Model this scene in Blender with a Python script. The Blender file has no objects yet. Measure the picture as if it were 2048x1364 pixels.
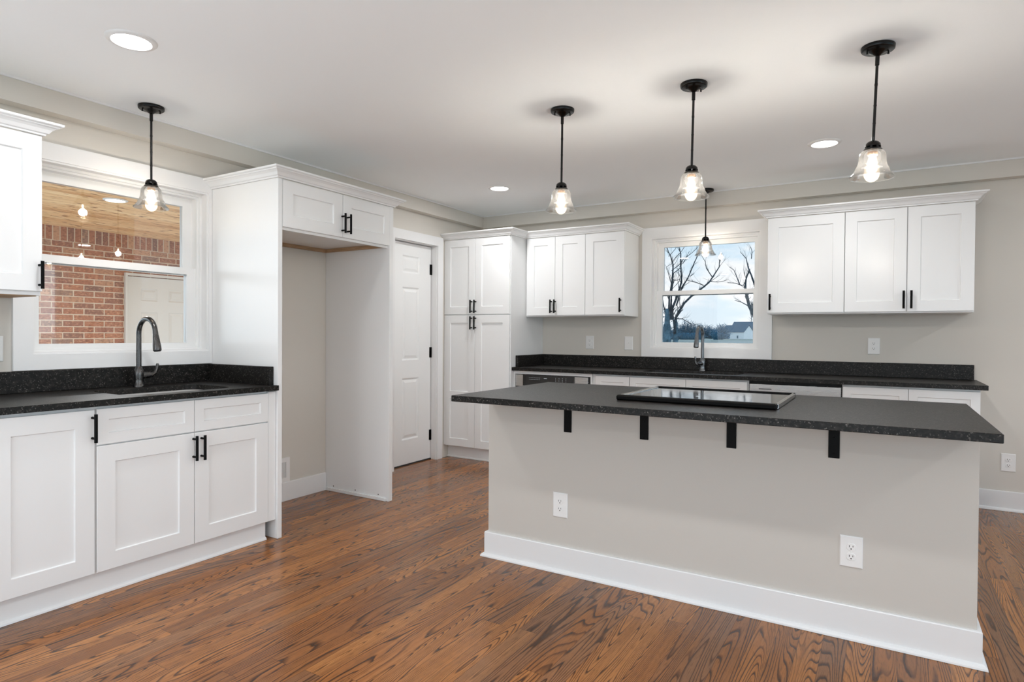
import bpy, bmesh, math, random
from mathutils import Vector, Matrix

SC = bpy.context.scene
COL = SC.collection

# ------------------------------------------------------------------ camera
FPX = 1237.6                      # focal length in pixels of the 2048 wide frame
YAW, PITCH, ROLL = -0.54157, -0.011855, 0.00654
CAM_H = 1.215
cy, sy = math.cos(YAW), math.sin(YAW)
cp, sp = math.cos(PITCH), math.sin(PITCH)
fwd = Vector((sy * cp, cy * cp, sp))
rgt = Vector((cy, -sy, 0.0))
up = rgt.cross(fwd)
cr, sr = math.cos(ROLL), math.sin(ROLL)
rgt, up = cr * rgt + sr * up, -sr * rgt + cr * up
cam_data = bpy.data.cameras.new('camera')
cam = bpy.data.objects.new('camera', cam_data)
COL.objects.link(cam)
cam_data.sensor_fit = 'HORIZONTAL'
cam_data.sensor_width = 36.0
cam_data.lens = FPX / 2048.0 * 36.0
cam_data.clip_start = 0.05
cam_data.clip_end = 2000
m = Matrix((rgt, up, -fwd)).transposed().to_4x4()
m.translation = Vector((0, 0, CAM_H))
cam.matrix_world = m
SC.camera = cam

# ------------------------------------------------------------------ render look
SC.view_settings.view_transform = 'Standard'
SC.view_settings.look = 'None'
SC.view_settings.gamma = 1.0
SC.view_settings.use_curve_mapping = False
SC.view_settings.exposure = 1.22
cyc = SC.cycles
cyc.use_denoising = True
cyc.max_bounces = 10
cyc.diffuse_bounces = 8
cyc.glossy_bounces = 4
cyc.transmission_bounces = 6
cyc.transparent_max_bounces = 16
cyc.sample_clamp_indirect = 4.0
cyc.sample_clamp_direct = 0.0
cyc.caustics_reflective = False
cyc.caustics_refractive = False

PENDANT_W = 3.6       # watts of each pendant bulb
DOWNLIGHT_W = 2.6    # watts of each ceiling downlight
PORCH_W = 12.0
SKY_STRENGTH = 1.75
FLOOR_FILL_W = 42.0


# fill lamps added low behind and right of the camera to brighten the ceiling
for lx, ly, sx, sy_, kw in ((-0.9, -1.2, 4.6, 2.6, 1.0), (2.3, 2.0, 1.6, 3.6, 0.20)):
    ld = bpy.data.lights.new('floor_fill', 'AREA')
    ld.shape = 'RECTANGLE'; ld.size = sx; ld.size_y = sy_; ld.energy = FLOOR_FILL_W * kw; ld.color = (0.85, 0.935, 1.0)
    lo = bpy.data.objects.new('floor_fill', ld)
    COL.objects.link(lo); lo.location = (lx, ly, 0.05); lo.rotation_euler = (math.pi, 0, 0)


# ------------------------------------------------------------------ node helper
class G:
    """tiny builder for shader node trees"""
    def __init__(self, tree):
        self.t = tree
        tree.nodes.clear()

    def n(self, kind, **kw):
        nd = self.t.nodes.new(kind)
        for k, v in kw.items():
            setattr(nd, k, v)
        return nd

    def put(self, sock, v):
        if v is None:
            return
        if hasattr(v, 'default_value') or isinstance(v, bpy.types.NodeSocket):
            self.t.links.new(v, sock)
        else:
            if isinstance(v, (tuple, list)) and len(v) == 3 and sock.type == 'RGBA':
                v = (*v, 1.0)
            sock.default_value = v

    def m(self, op, a, b=None, c=None, clamp=False):
        nd = self.n('ShaderNodeMath', operation=op, use_clamp=clamp)
        self.put(nd.inputs[0], a)
        if b is not None: self.put(nd.inputs[1], b)
        if c is not None: self.put(nd.inputs[2], c)
        return nd.outputs[0]

    def xyz(self, v):
        nd = self.n('ShaderNodeSeparateXYZ')
        self.put(nd.inputs[0], v)
        return nd.outputs

    def vec(self, x, y, z):
        nd = self.n('ShaderNodeCombineXYZ')
        for s, v in zip(nd.inputs, (x, y, z)): self.put(s, v)
        return nd.outputs[0]

    def noise(self, v, scale=1.0, detail=2.0, rough=0.5, dim='3D'):
        nd = self.n('ShaderNodeTexNoise', noise_dimensions=dim)
        self.put(nd.inputs['Vector'], v)
        nd.inputs['Scale'].default_value = scale
        nd.inputs['Detail'].default_value = detail
        nd.inputs['Roughness'].default_value = rough
        return nd.outputs['Fac'] if 'Fac' in nd.outputs else nd.outputs[0]

    def white(self, v):
        nd = self.n('ShaderNodeTexWhiteNoise', noise_dimensions='3D')
        self.put(nd.inputs['Vector'], v)
        return nd.outputs['Value'], nd.outputs['Color']

    def ramp(self, fac, stops, interp='LINEAR'):
        nd = self.n('ShaderNodeValToRGB')
        cr_ = nd.color_ramp
        cr_.interpolation = interp
        while len(cr_.elements) < len(stops): cr_.elements.new(0.5)
        for e, (p, c) in zip(cr_.elements, stops):
            e.position = p
            e.color = (*c, 1.0) if len(c) == 3 else c
        self.put(nd.inputs[0], fac)
        return nd.outputs[0]

    def step(self, v, lo, hi):
        nd = self.n('ShaderNodeMapRange', interpolation_type='SMOOTHSTEP')
        self.put(nd.inputs['Value'], v)
        nd.inputs['From Min'].default_value = lo
        nd.inputs['From Max'].default_value = hi
        return nd.outputs[0]

    def mix(self, fac, a, b, mode='MIX'):
        nd = self.n('ShaderNodeMix', data_type='RGBA', blend_type=mode)
        self.put(nd.inputs[0], fac)
        self.put(nd.inputs[6], a)
        self.put(nd.inputs[7], b)
        return nd.outputs[2]

    def obj(self):
        return self.n('ShaderNodeTexCoord').outputs['Object']

    def pos(self):
        return self.n('ShaderNodeNewGeometry').outputs['Position']

    def bump(self, h, strength=0.2, dist=0.01):
        nd = self.n('ShaderNodeBump')
        nd.inputs['Strength'].default_value = strength
        nd.inputs['Distance'].default_value = dist
        self.put(nd.inputs['Height'], h)
        return nd.outputs[0]

    def bsdf(self, color, rough=0.5, metal=0.0, normal=None, spec=0.5, **kw):
        nd = self.n('ShaderNodeBsdfPrincipled')
        self.put(nd.inputs['Base Color'], color)
        self.put(nd.inputs['Roughness'], rough)
        self.put(nd.inputs['Metallic'], metal)
        nd.inputs['Specular IOR Level'].default_value = spec
        if normal is not None: self.put(nd.inputs['Normal'], normal)
        for k, v in kw.items(): self.put(nd.inputs[k.replace('_', ' ')], v)
        return nd.outputs[0]

    def out(self, sh):
        o = self.n('ShaderNodeOutputMaterial')
        self.put(o.inputs[0], sh)


def mat(name):
    mt = bpy.data.materials.new(name)
    mt.use_nodes = True
    return mt, G(mt.node_tree)


def srgb(r, g, b):
    f = lambda c: (c / 255 / 12.92) if c <= 10 else ((c / 255 + 0.055) / 1.055) ** 2.4
    return (f(r), f(g), f(b))


M = {}


def paint(name, col, rough, bump=0.04, scale=220.0, spec=0.5):
    mt, g = mat(name)
    p = g.pos()
    n1 = g.noise(p, scale, 2.0)
    n2 = g.noise(p, 1.3, 2.0)
    c = g.mix(g.m('MULTIPLY', n2, 0.10), col, tuple(x * 0.93 for x in col))
    g.out(g.bsdf(c, rough, normal=g.bump(n1, bump, 0.002), spec=spec))
    M[name] = mt


paint('cabinet_paint', (0.80, 0.80, 0.795), 0.22, 0.02)
paint('trim_paint', (0.79, 0.785, 0.78), 0.32, 0.02)
paint('wall_paint', (0.635, 0.600, 0.545), 0.62, 0.08)
paint('wall_paint_shaded', (0.56, 0.525, 0.48), 0.62, 0.08)  # the wall paint, darkened to put shade into the island's colour
paint('fascia_paint', (0.63, 0.60, 0.565), 0.65, 0.05)
paint('ceiling_paint', (0.90, 0.915, 0.92), 0.8, 0.06)
paint('vinyl', (0.80, 0.80, 0.795), 0.25, 0.0)
paint('plate_plastic', (0.80, 0.79, 0.775), 0.28, 0.0)
paint('door_paint', (0.82, 0.82, 0.81), 0.34, 0.05, 120)
paint('exterior_door_paint', (0.60, 0.57, 0.53), 0.4, 0.03)
paint('primer_line', (0.10, 0.085, 0.075), 0.7, 0.0)
paint('black_metal', (0.002, 0.002, 0.002), 0.5, 0.0, spec=0.1)
paint('bronze_metal', (0.003, 0.0025, 0.002), 0.25, 0.0, spec=0.3)
paint('slot_black', (0.008, 0.008, 0.008), 0.6, 0.0)
paint('gap_dark', (0.02, 0.02, 0.02), 0.7, 0.0)
paint('socket_brass', (0.45, 0.30, 0.20), 0.45, 0.0)
paint('concrete', (0.42, 0.40, 0.37), 0.85, 0.3, 60)


def mk_metal(name, col, rough, brush=None):
    mt, g = mat(name)
    p = g.pos()
    x = g.xyz(p)
    s = brush or (8, 8, 300)
    n = g.noise(g.vec(g.m('MULTIPLY', x[0], s[0]), g.m('MULTIPLY', x[1], s[1]), g.m('MULTIPLY', x[2], s[2])), 1.0, 2.0)
    r = g.m('ADD', g.m('MULTIPLY', n, 0.12), rough - 0.06)
    g.out(g.bsdf(col, r, 1.0))
    M[name] = mt


mk_metal('stainless', (0.62, 0.61, 0.60), 0.26)
mk_metal('polished_steel', (0.72, 0.72, 0.72), 0.12, (3, 3, 3))
mk_metal('faucet_metal', (0.095, 0.092, 0.09), 0.28, (40, 40, 40))
mk_metal('slate_metal', (0.17, 0.18, 0.19), 0.25, (40, 40, 40))
mk_metal('sink_metal', (0.30, 0.29, 0.28), 0.33, (200, 5, 5))


def mk_granite():
    mt, g = mat('granite')
    p = g.pos()
    a = g.noise(p, 55.0, 4.0, 0.65)
    b = g.noise(p, 230.0, 2.0, 0.6)
    vo = g.n('ShaderNodeTexVoronoi', feature='F1')
    g.put(vo.inputs['Vector'], p)
    vo.inputs['Scale'].default_value = 190.0
    w = g.xyz(vo.outputs['Color'])[0]
    c = g.ramp(a, [(0.32, (0.003, 0.0028, 0.0025)), (0.52, (0.008, 0.0072, 0.0065)), (0.72, (0.026, 0.023, 0.020))])
    c = g.mix(g.m('MULTIPLY', g.step(w, 0.80, 0.97), g.step(b, 0.45, 0.62)), c, (0.13, 0.12, 0.11))
    h = g.m('ADD', g.m('MULTIPLY', a, 0.7), g.m('MULTIPLY', b, 0.3))
    r = g.m('ADD', g.m('MULTIPLY', b, 0.16), 0.32)
    g.out(g.bsdf(c, r, normal=g.bump(h, 0.14, 0.003), spec=0.20))
    M['granite'] = mt


mk_granite()


def mk_floor():
    mt, g = mat('oak_floor')
    x, y, z = g.xyz(g.obj())[:3]
    X = g.m('DIVIDE', x, 0.083)
    i = g.m('FLOOR', X)
    fx = g.m('FRACT', X)
    o1, _ = g.white(g.vec(i, 3.1, 0.7))
    V = g.m('ADD', g.m('DIVIDE', y, 1.15), g.m('MULTIPLY', o1, 13.0))
    j = g.m('FLOOR', V)
    fy = g.m('FRACT', V)
    r1, rc = g.white(g.vec(i, j, 1.7))
    R = g.xyz(rc)
    # slow wobble of the grain
    wob = g.noise(g.vec(g.m('MULTIPLY', x, 30.0), g.m('MULTIPLY', y, 4.5), g.m('MULTIPLY', r1, 40.0)), 1.0, 3.0, 0.6)
    # contour rings of a stretched noise make the cathedrals
    gx = g.m('ADD', g.m('MULTIPLY', x, 8.5), g.m('MULTIPLY', R[0], 37.0))
    gy = g.m('ADD', g.m('MULTIPLY', y, 0.62), g.m('MULTIPLY', R[1], 51.0))
    base = g.noise(g.vec(gx, gy, g.m('MULTIPLY', R[2], 29.0)), 1.0, 1.0, 0.4)
    freq = g.m('ADD', 24.0, g.m('MULTIPLY', r1, 26.0))
    ring = g.m('FRACT', g.m('ADD', g.m('MULTIPLY', base, freq), g.m('MULTIPLY', wob, 0.55)))
    # asymmetric: slow darkening then a sharp late wood line
    line = g.m('MULTIPLY', g.step(ring, 0.52, 0.86), g.m('SUBTRACT', 1.0, g.step(ring, 0.88, 1.0)))
    patch = g.noise(g.vec(g.m('MULTIPLY', x, 13.0), g.m('MULTIPLY', y, 1.3), g.m('MULTIPLY', r1, 17.0)), 1.0, 3.0, 0.6)
    line = g.m('MULTIPLY', line, g.m('ADD', 0.45, g.m('MULTIPLY', g.step(patch, 0.32, 0.54), 0.55)))
    pores = g.noise(g.vec(g.m('MULTIPLY', x, 520.0), g.m('MULTIPLY', y, 16.0), 0.0), 1.0, 2.0, 0.6)
    streak = g.noise(g.vec(g.m('MULTIPLY', x, 90.0), g.m('MULTIPLY', y, 2.2), g.m('MULTIPLY', r1, 60.0)), 1.0, 3.0, 0.55)
    tone = g.m('ADD', g.m('ADD', g.m('MULTIPLY', r1, 0.42), 0.06), g.m('MULTIPLY', streak, 0.55))
    col = g.ramp(tone, [(0.08, FLOOR_D), (0.55, FLOOR_M), (1.05, FLOOR_L)])
    col = g.mix(g.m('MULTIPLY', g.step(R[1], 0.72, 0.80), 0.45), col, (0.19, 0.105, 0.062))
    col = g.mix(g.m('MULTIPLY', g.step(pores, 0.54, 0.68), 0.55), col, FLOOR_K)
    col = g.mix(g.m('MULTIPLY', g.step(patch, 0.58, 0.78), 0.35), col, FLOOR_D)
    col = g.mix(g.m('MULTIPLY', line, 0.93), col, FLOOR_K)
    # hairline joints
    ex = g.m('MINIMUM', fx, g.m('SUBTRACT', 1.0, fx))
    ey = g.m('MULTIPLY', g.m('MINIMUM', fy, g.m('SUBTRACT', 1.0, fy)), 13.8)
    e = g.m('SUBTRACT', 1.0, g.step(g.m('MINIMUM', ex, ey), 0.006, 0.018))
    col = g.mix(g.m('MULTIPLY', e, 0.6), col, FLOOR_K)
    h = g.m('SUBTRACT', g.m('MULTIPLY', g.m('SUBTRACT', 1.0, line), 0.25), e)
    big = g.noise(g.vec(x, y, 0.0), 2.2, 2.0)
    r = g.m('ADD', 0.17, g.m('MULTIPLY', big, 0.08))
    g.out(g.bsdf(col, r, normal=g.bump(h, 0.06, 0.002), spec=0.35))
    M['oak_floor'] = mt


FLOOR_L = (0.530, 0.228, 0.068)
FLOOR_M = (0.305, 0.114, 0.031)
FLOOR_D = (0.135, 0.058, 0.027)
FLOOR_K = (0.036, 0.013, 0.006)
mk_floor()


def mk_brick(name, soldier=False):
    mt, g = mat(name)
    x, y, z = g.xyz(g.pos())[:3]
    if soldier:
        bw, bh = 0.0714, 0.30
        U = g.m('DIVIDE', y, bw); W = g.m('DIVIDE', g.m('SUBTRACT', z, 2.208), bh)
        row = g.m('FLOOR', W)
        mu, mv = 0.07, 0.012
    else:
        bw, bh = 0.2134, 0.0677
        W = g.m('DIVIDE', g.m('ADD', z, 0.160), bh)
        row = g.m('FLOOR', W)
        U = g.m('ADD', g.m('DIVIDE', y, bw), g.m('MULTIPLY', g.m('FLOORED_MODULO', row, 2.0), 0.5))
        mu, mv = 0.026, 0.075
    wig = g.m('MULTIPLY', g.m('SUBTRACT', g.noise(g.vec(0.0, g.m('MULTIPLY', y, 40.0), g.m('MULTIPLY', z, 40.0)), 1.0, 2.0), 0.5), 0.03)
    fu = g.m('ADD', g.m('FRACT', U), wig)
    fw = g.m('ADD', g.m('FRACT', W), g.m('MULTIPLY', wig, 2.0))
    du = g.m('MINIMUM', fu, g.m('SUBTRACT', 1.0, fu))
    dw = g.m('MINIMUM', fw, g.m('SUBTRACT', 1.0, fw))
    k = g.m('MULTIPLY', g.step(du, mu * 0.6, mu * 1.6), g.step(dw, mv * 0.6, mv * 1.6))
    r1, rc = g.white(g.vec(g.m('FLOOR', U), row, 0.3))
    c = g.ramp(r1, [(0.0, srgb(128, 98, 88)), (0.25, srgb(160, 106, 84)), (0.5, srgb(172, 118, 92)),
                    (0.75, srgb(150, 104, 88)), (0.9, srgb(196, 152, 122)), (1.0, srgb(118, 96, 92))])
    n1 = g.noise(g.vec(0.0, g.m('MULTIPLY', y, 30.0), g.m('MULTIPLY', z, 55.0)), 1.0, 4.0, 0.65)
    c = g.mix(g.m('MULTIPLY', g.step(n1, 0.53, 0.66), 0.8), c, srgb(205, 160, 128))
    c = g.mix(g.m('MULTIPLY', g.m('SUBTRACT', 1.0, g.step(n1, 0.36, 0.48)), 0.6), c, srgb(112, 82, 72))
    c = g.mix(g.m('SUBTRACT', 1.0, k), c, srgb(205, 186, 166))
    g.out(g.bsdf(c, 0.85, normal=g.bump(g.m('ADD', k, g.m('MULTIPLY', n1, 0.3)), 0.5, 0.006)))
    M[name] = mt


mk_brick('brick')
mk_brick('brick_soldier', True)


def mk_pine():
    mt, g = mat('pine_boards')
    x, y, z = g.xyz(g.pos())[:3]
    X = g.m('DIVIDE', x, 0.14)
    i = g.m('FLOOR', X)
    fx = g.m('FRACT', X)
    r1, rc = g.white(g.vec(i, 1.0, 2.0))
    n = g.noise(g.vec(g.m('MULTIPLY', x, 30.0), g.m('ADD', g.m('MULTIPLY', y, 2.0), g.m('MULTIPLY', r1, 9.0)), 0.0), 1.0, 3.0)
    kn = g.noise(g.vec(g.m('MULTIPLY', x, 26.0), g.m('ADD', g.m('MULTIPLY', y, 8.0), g.m('MULTIPLY', r1, 31.0)), 4.0), 1.0, 1.0)
    c = g.ramp(g.m('ADD', g.m('MULTIPLY', n, 0.7), g.m('MULTIPLY', r1, 0.3)), [(0.3, srgb(206, 150, 96)), (0.5, srgb(236, 190, 136)), (0.7, srgb(250, 216, 168))])
    c = g.mix(g.step(kn, 0.60, 0.68), c, srgb(150, 96, 56))
    e = g.m('MINIMUM', fx, g.m('SUBTRACT', 1.0, fx))
    c = g.mix(g.m('MULTIPLY', g.m('SUBTRACT', 1.0, g.step(e, 0.01, 0.04)), 0.5), c, srgb(165, 115, 66))
    g.out(g.bsdf(c, 0.5))
    M['pine_boards'] = mt
    mt, g = mat('raw_wood')
    x, y, z = g.xyz(g.pos())[:3]
    n = g.noise(g.vec(g.m('MULTIPLY', x, 9.0), g.m('MULTIPLY', y, 9.0), g.m('MULTIPLY', z, 160.0)), 1.0, 3.0)
    g.out(g.bsdf(g.ramp(n, [(0.3, srgb(150, 118, 88)), (0.7, srgb(190, 158, 124))]), 0.7))
    M['raw_wood'] = mt


mk_pine()


def mk_glass(name, tint=(1, 1, 1), refl=1.0, rough=0.0, haze=None, ior=1.5):
    """thin glass: see-through with fresnel reflection"""
    mt, g = mat(name)
    fr = g.n('ShaderNodeFresnel'); fr.inputs[0].default_value = ior
    tr = g.n('ShaderNodeBsdfTransparent'); g.put(tr.inputs[0], tint)
    gl = g.n('ShaderNodeBsdfGlossy'); gl.inputs['Roughness'].default_value = rough
    mx = g.n('ShaderNodeMixShader')
    g.put(mx.inputs[0], g.m('MULTIPLY', fr.outputs[0], refl, clamp=True))
    g.put(mx.inputs[1], tr.outputs[0]); g.put(mx.inputs[2], gl.outputs[0])
    sh = mx.outputs[0]
    if haze:
        df = g.n('ShaderNodeBsdfDiffuse'); g.put(df.inputs[0], haze[0])
        m2 = g.n('ShaderNodeMixShader')
        m2.inputs[0].default_value = haze[1]
        g.put(m2.inputs[1], sh); g.put(m2.inputs[2], df.outputs[0])
        sh = m2.outputs[0]
    g.out(sh)
    M[name] = mt


mk_glass('window_glass', (0.50, 0.505, 0.505), 0.5)  # grey tint added to dim the sky seen through the back window
mk_glass('clear_glass', (0.97, 0.985, 0.99), 1.0)
mk_glass('shade_glass', (0.975, 0.975, 0.975), 0.75, 0.02, ((0.95, 0.93, 0.90), 0.009), ior=1.45)


def emit(name, col, s):
    mt, g = mat(name)
    e = g.n('ShaderNodeEmission')
    g.put(e.inputs[0], col); e.inputs[1].default_value = s
    g.out(e.outputs[0])
    M[name] = mt


emit('lamp_lens', (1.0, 0.98, 0.95), 6.0)
emit('filament', (1.0, 0.80, 0.52), 45.0)
emit('panel_print_glow', (0.8, 0.85, 0.9), 0.22)  # printed control marks given a faint glow of their own


def mk_bulb():
    mt, g = mat('bulb_glass')
    fr = g.n('ShaderNodeFresnel'); fr.inputs[0].default_value = 1.45
    tr = g.n('ShaderNodeBsdfTransparent'); g.put(tr.inputs[0], (1.0, 0.95, 0.88))
    gl = g.n('ShaderNodeBsdfGlossy'); gl.inputs['Roughness'].default_value = 0.02
    mx = g.n('ShaderNodeMixShader')
    g.put(mx.inputs[0], g.m('MULTIPLY', fr.outputs[0], 0.4)); g.put(mx.inputs[1], tr.outputs[0]); g.put(mx.inputs[2], gl.outputs[0])
    em = g.n('ShaderNodeEmission'); g.put(em.inputs[0], (1.0, 0.82, 0.6)); em.inputs[1].default_value = 0.28
    ad = g.n('ShaderNodeAddShader')
    g.put(ad.inputs[0], mx.outputs[0]); g.put(ad.inputs[1], em.outputs[0])
    g.out(ad.outputs[0])
    M['bulb_glass'] = mt
    # black ceramic glass of the cooktop
    mt, g = mat('ceramic_glass')
    g.out(g.bsdf((0.012, 0.012, 0.013), 0.06, spec=0.8))
    M['ceramic_glass'] = mt


mk_bulb()


def mk_outside():
    mt, g = mat('field_grass')
    p = g.pos()
    a = g.noise(p, 0.05, 4.0); b = g.noise(p, 2.0, 3.0)
    c = g.ramp(a, [(0.35, srgb(150, 156, 140)), (0.5, srgb(190, 192, 178)), (0.65, srgb(214, 212, 200))])
    c = g.mix(g.m('MULTIPLY', b, 0.4), c, srgb(120, 132, 128))
    g.out(g.bsdf(c, 0.95, spec=0.1))
    M['field_grass'] = mt
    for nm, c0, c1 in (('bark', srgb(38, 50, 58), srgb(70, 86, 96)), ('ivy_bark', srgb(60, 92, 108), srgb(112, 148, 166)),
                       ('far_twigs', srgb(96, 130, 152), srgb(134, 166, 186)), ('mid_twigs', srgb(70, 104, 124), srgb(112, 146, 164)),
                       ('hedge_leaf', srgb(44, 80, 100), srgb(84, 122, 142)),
                       ('roof_shingle', srgb(70, 98, 116), srgb(92, 120, 138))):  # blue cast of the view is put into these base colours
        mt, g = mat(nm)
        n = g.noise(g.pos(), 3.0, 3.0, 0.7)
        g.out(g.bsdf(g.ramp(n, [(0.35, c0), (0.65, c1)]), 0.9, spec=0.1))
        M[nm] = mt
    mt, g = mat('barn_siding')
    x, y, z = g.xyz(g.pos())[:3]
    f = g.m('FRACT', g.m('MULTIPLY', z, 3.0))
    c = g.mix(g.m('MULTIPLY', g.step(f, 0.8, 0.95), 0.25), (0.95, 0.97, 0.97), (0.5, 0.56, 0.6))
    g.out(g.bsdf(c, 0.8, spec=0.1))
    M['barn_siding'] = mt


mk_outside()

# ------------------------------------------------------------------ world
w = bpy.data.worlds.new('sky')
SC.world = w
w.use_nodes = True
g = G(w.node_tree)
tc = g.n('ShaderNodeTexCoord').outputs['Generated']
gx, gy, gz = g.xyz(tc)[:3]
blue = g.ramp(gz, [(0.0, srgb(226, 238, 248)), (0.12, srgb(212, 234, 250)), (0.5, srgb(180, 214, 244)), (1.0, srgb(140, 186, 232))])
cl = g.noise(g.vec(g.m('MULTIPLY', gx, 3.2), g.m('MULTIPLY', gy, 3.2), g.m('MULTIPLY', gz, 11.0)), 1.6, 5.0, 0.55)
low = g.m('SUBTRACT', 1.0, g.step(gz, 0.02, 0.26))
cf = g.step(g.m('ADD', cl, g.m('MULTIPLY', low, 0.16)), 0.52, 0.68)
skyc = g.mix(cf, blue, (0.97, 0.98, 1.0))
bg = g.n('ShaderNodeBackground')
g.put(bg.inputs[0], skyc)
bg.inputs[1].default_value = SKY_STRENGTH
wo = g.n('ShaderNodeOutputWorld')
g.put(wo.inputs[0], bg.outputs[0])


# ------------------------------------------------------------------ object helpers
def world_loc(o):
    v = Vector((0, 0, 0))
    while o is not None:
        v += Vector(o.location)
        o = o.parent
    return v


def thing(name, label, cat, loc=(0, 0, 0), group=None):
    o = bpy.data.objects.new(name, None)
    o.empty_display_size = 0.1
    COL.objects.link(o)
    o.location = loc
    o['label'] = label
    o['category'] = cat
    if group: o['group'] = group
    return o


def obj(name, bm, material, parent=None, label=None, smooth=None, keep=False):
    """link a bmesh that is written in world coordinates"""
    if not keep:
        bmesh.ops.recalc_face_normals(bm, faces=bm.faces[:])
    if parent is not None:
        off = world_loc(parent)
    else:
        xs = [v.co for v in bm.verts]
        lo = Vector((min(v.x for v in xs), min(v.y for v in xs), min(v.z for v in xs)))
        hi = Vector((max(v.x for v in xs), max(v.y for v in xs), max(v.z for v in xs)))
        off = Vector(((lo.x + hi.x) / 2, (lo.y + hi.y) / 2, lo.z))
    bmesh.ops.translate(bm, verts=bm.verts[:], vec=-off)
    me = bpy.data.meshes.new(name)
    bm.to_mesh(me)
    bm.free()
    mats = material if isinstance(material, (list, tuple)) else [material]
    for mm in mats: me.materials.append(M[mm])
    o = bpy.data.objects.new(name, me)
    COL.objects.link(o)
    if parent is not None:
        o.parent = parent
    else:
        o.location = off
    if label: o['label'] = label
    if smooth is not None:
        for p in me.polygons: p.use_smooth = True
        if smooth < 180:
            me.set_sharp_from_angle(angle=math.radians(smooth))
    return o


def tag(o, label, cat, group=None):
    o['label'] = label
    o['category'] = cat
    if group: o['group'] = group
    return o


def struct(name, bm, material, parent=None):
    o = obj(name, bm, material, parent)
    if parent is None: o['kind'] = 'structure'
    return o


def copy_tree(root, offset, label, rot=None):
    def rec(o, par):
        c = o.copy()
        COL.objects.link(c)
        if par is not None:
            c.parent = par
        for ch in [k for k in o.children]:
            rec(ch, c)
        return c
    r = rec(root, None)
    r.location = Vector(offset)
    if rot: r.rotation_euler = rot
    r['label'] = label
    return r


# ------------------------------------------------------------------ mesh helpers
def BM():
    return bmesh.new()


def box(bm, x0, x1, y0, y1, z0, z1, bev=0.0, mi=0):
    vs = [bm.verts.new(c) for c in ((x0, y0, z0), (x1, y0, z0), (x1, y1, z0), (x0, y1, z0),
                                    (x0, y0, z1), (x1, y0, z1), (x1, y1, z1), (x0, y1, z1))]
    fs = [bm.faces.new([vs[i] for i in q]) for q in
          ((3, 2, 1, 0), (4, 5, 6, 7), (0, 1, 5, 4), (1, 2, 6, 5), (2, 3, 7, 6), (3, 0, 4, 7))]
    for f in fs: f.material_index = mi
    if bev > 0:
        es = list({e for f in fs for e in f.edges})
        bmesh.ops.bevel(bm, geom=es, offset=bev, segments=1, profile=0.5, affect='EDGES')
    return bm


def bx(*a, **k):
    return box(BM(), *a, **k)


def tube(bm, pts, radii, seg=12, cap=True):
    pts = [Vector(p) for p in pts]
    if isinstance(radii, (int, float)): radii = [radii] * len(pts)
    n = len(pts)
    rings = []
    ref = None
    for i, p in enumerate(pts):
        t = (pts[min(i + 1, n - 1)] - pts[max(i - 1, 0)])
        if t.length < 1e-9: t = Vector((0, 0, 1))
        t.normalize()
        if ref is None:
            a = Vector((0, 0, 1)) if abs(t.z) < 0.9 else Vector((1, 0, 0))
            ref = t.cross(a).normalized()
        ref = (ref - t * ref.dot(t)).normalized()
        b = t.cross(ref)
        rings.append([bm.verts.new(p + (ref * math.cos(2 * math.pi * k / seg) + b * math.sin(2 * math.pi * k / seg)) * radii[i])
                      for k in range(seg)])
    for i in range(n - 1):
        for k in range(seg):
            bm.faces.new((rings[i][k], rings[i][(k + 1) % seg], rings[i + 1][(k + 1) % seg], rings[i + 1][k]))
    if cap:
        bm.faces.new(rings[0][::-1])
        bm.faces.new(rings[-1])
    return bm


def lathe(bm, c, prof, seg=32, axis=Vector((0, 0, 1)), cap=False):
    """prof: list of (radius, height) about axis through c"""
    axis = Vector(axis).normalized()
    a = Vector((1, 0, 0)) if abs(axis.x) < 0.9 else Vector((0, 1, 0))
    u = axis.cross(a).normalized(); v = axis.cross(u)
    c = Vector(c)
    rings = []
    for r, h in prof:
        if r < 1e-6:
            rings.append([bm.verts.new(c + axis * h)])
        else:
            rings.append([bm.verts.new(c + axis * h + (u * math.cos(2 * math.pi * k / seg) + v * math.sin(2 * math.pi * k / seg)) * r)
                          for k in range(seg)])
    for A, B in zip(rings[:-1], rings[1:]):
        for k in range(seg):
            k2 = (k + 1) % seg
            if len(A) == 1 and len(B) == 1: continue
            if len(A) == 1: bm.faces.new((A[0], B[k], B[k2]))
            elif len(B) == 1: bm.faces.new((A[k], A[k2], B[0]))
            else: bm.faces.new((A[k], A[k2], B[k2], B[k]))
    if cap:
        if len(rings[0]) > 1: bm.faces.new(rings[0])
        if len(rings[-1]) > 1: bm.faces.new(rings[-1])
    return bm


def arc_pts(c, r, a0, a1, n, u, v):
    c, u, v = Vector(c), Vector(u), Vector(v)
    return [c + u * r * math.cos(a0 + (a1 - a0) * i / n) + v * r * math.sin(a0 + (a1 - a0) * i / n) for i in range(n + 1)]


class Face:
    """a vertical face things are mounted on.  'E' faces +x at x=p, 'S' faces -y at y=p, 'N' faces +y, 'W' faces -x"""
    def __init__(self, side, p):
        self.side, self.p = side, p

    def P(self, u, z, d):
        if self.side == 'E': return Vector((self.p + d, u, z))
        if self.side == 'W': return Vector((self.p - d, u, z))
        if self.side == 'S': return Vector((u, self.p - d, z))
        return Vector((u, self.p + d, z))

    def n(self):
        return self.P(0, 0, 1) - self.P(0, 0, 0)

    def box(self, bm, u0, u1, z0, z1, d0, d1, bev=0.0, mi=0):
        a, b = self.P(u0, z0, d0), self.P(u1, z1, d1)
        return box(bm, min(a.x, b.x), max(a.x, b.x), min(a.y, b.y), max(a.y, b.y), min(a.z, b.z), max(a.z, b.z), bev, mi)


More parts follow.
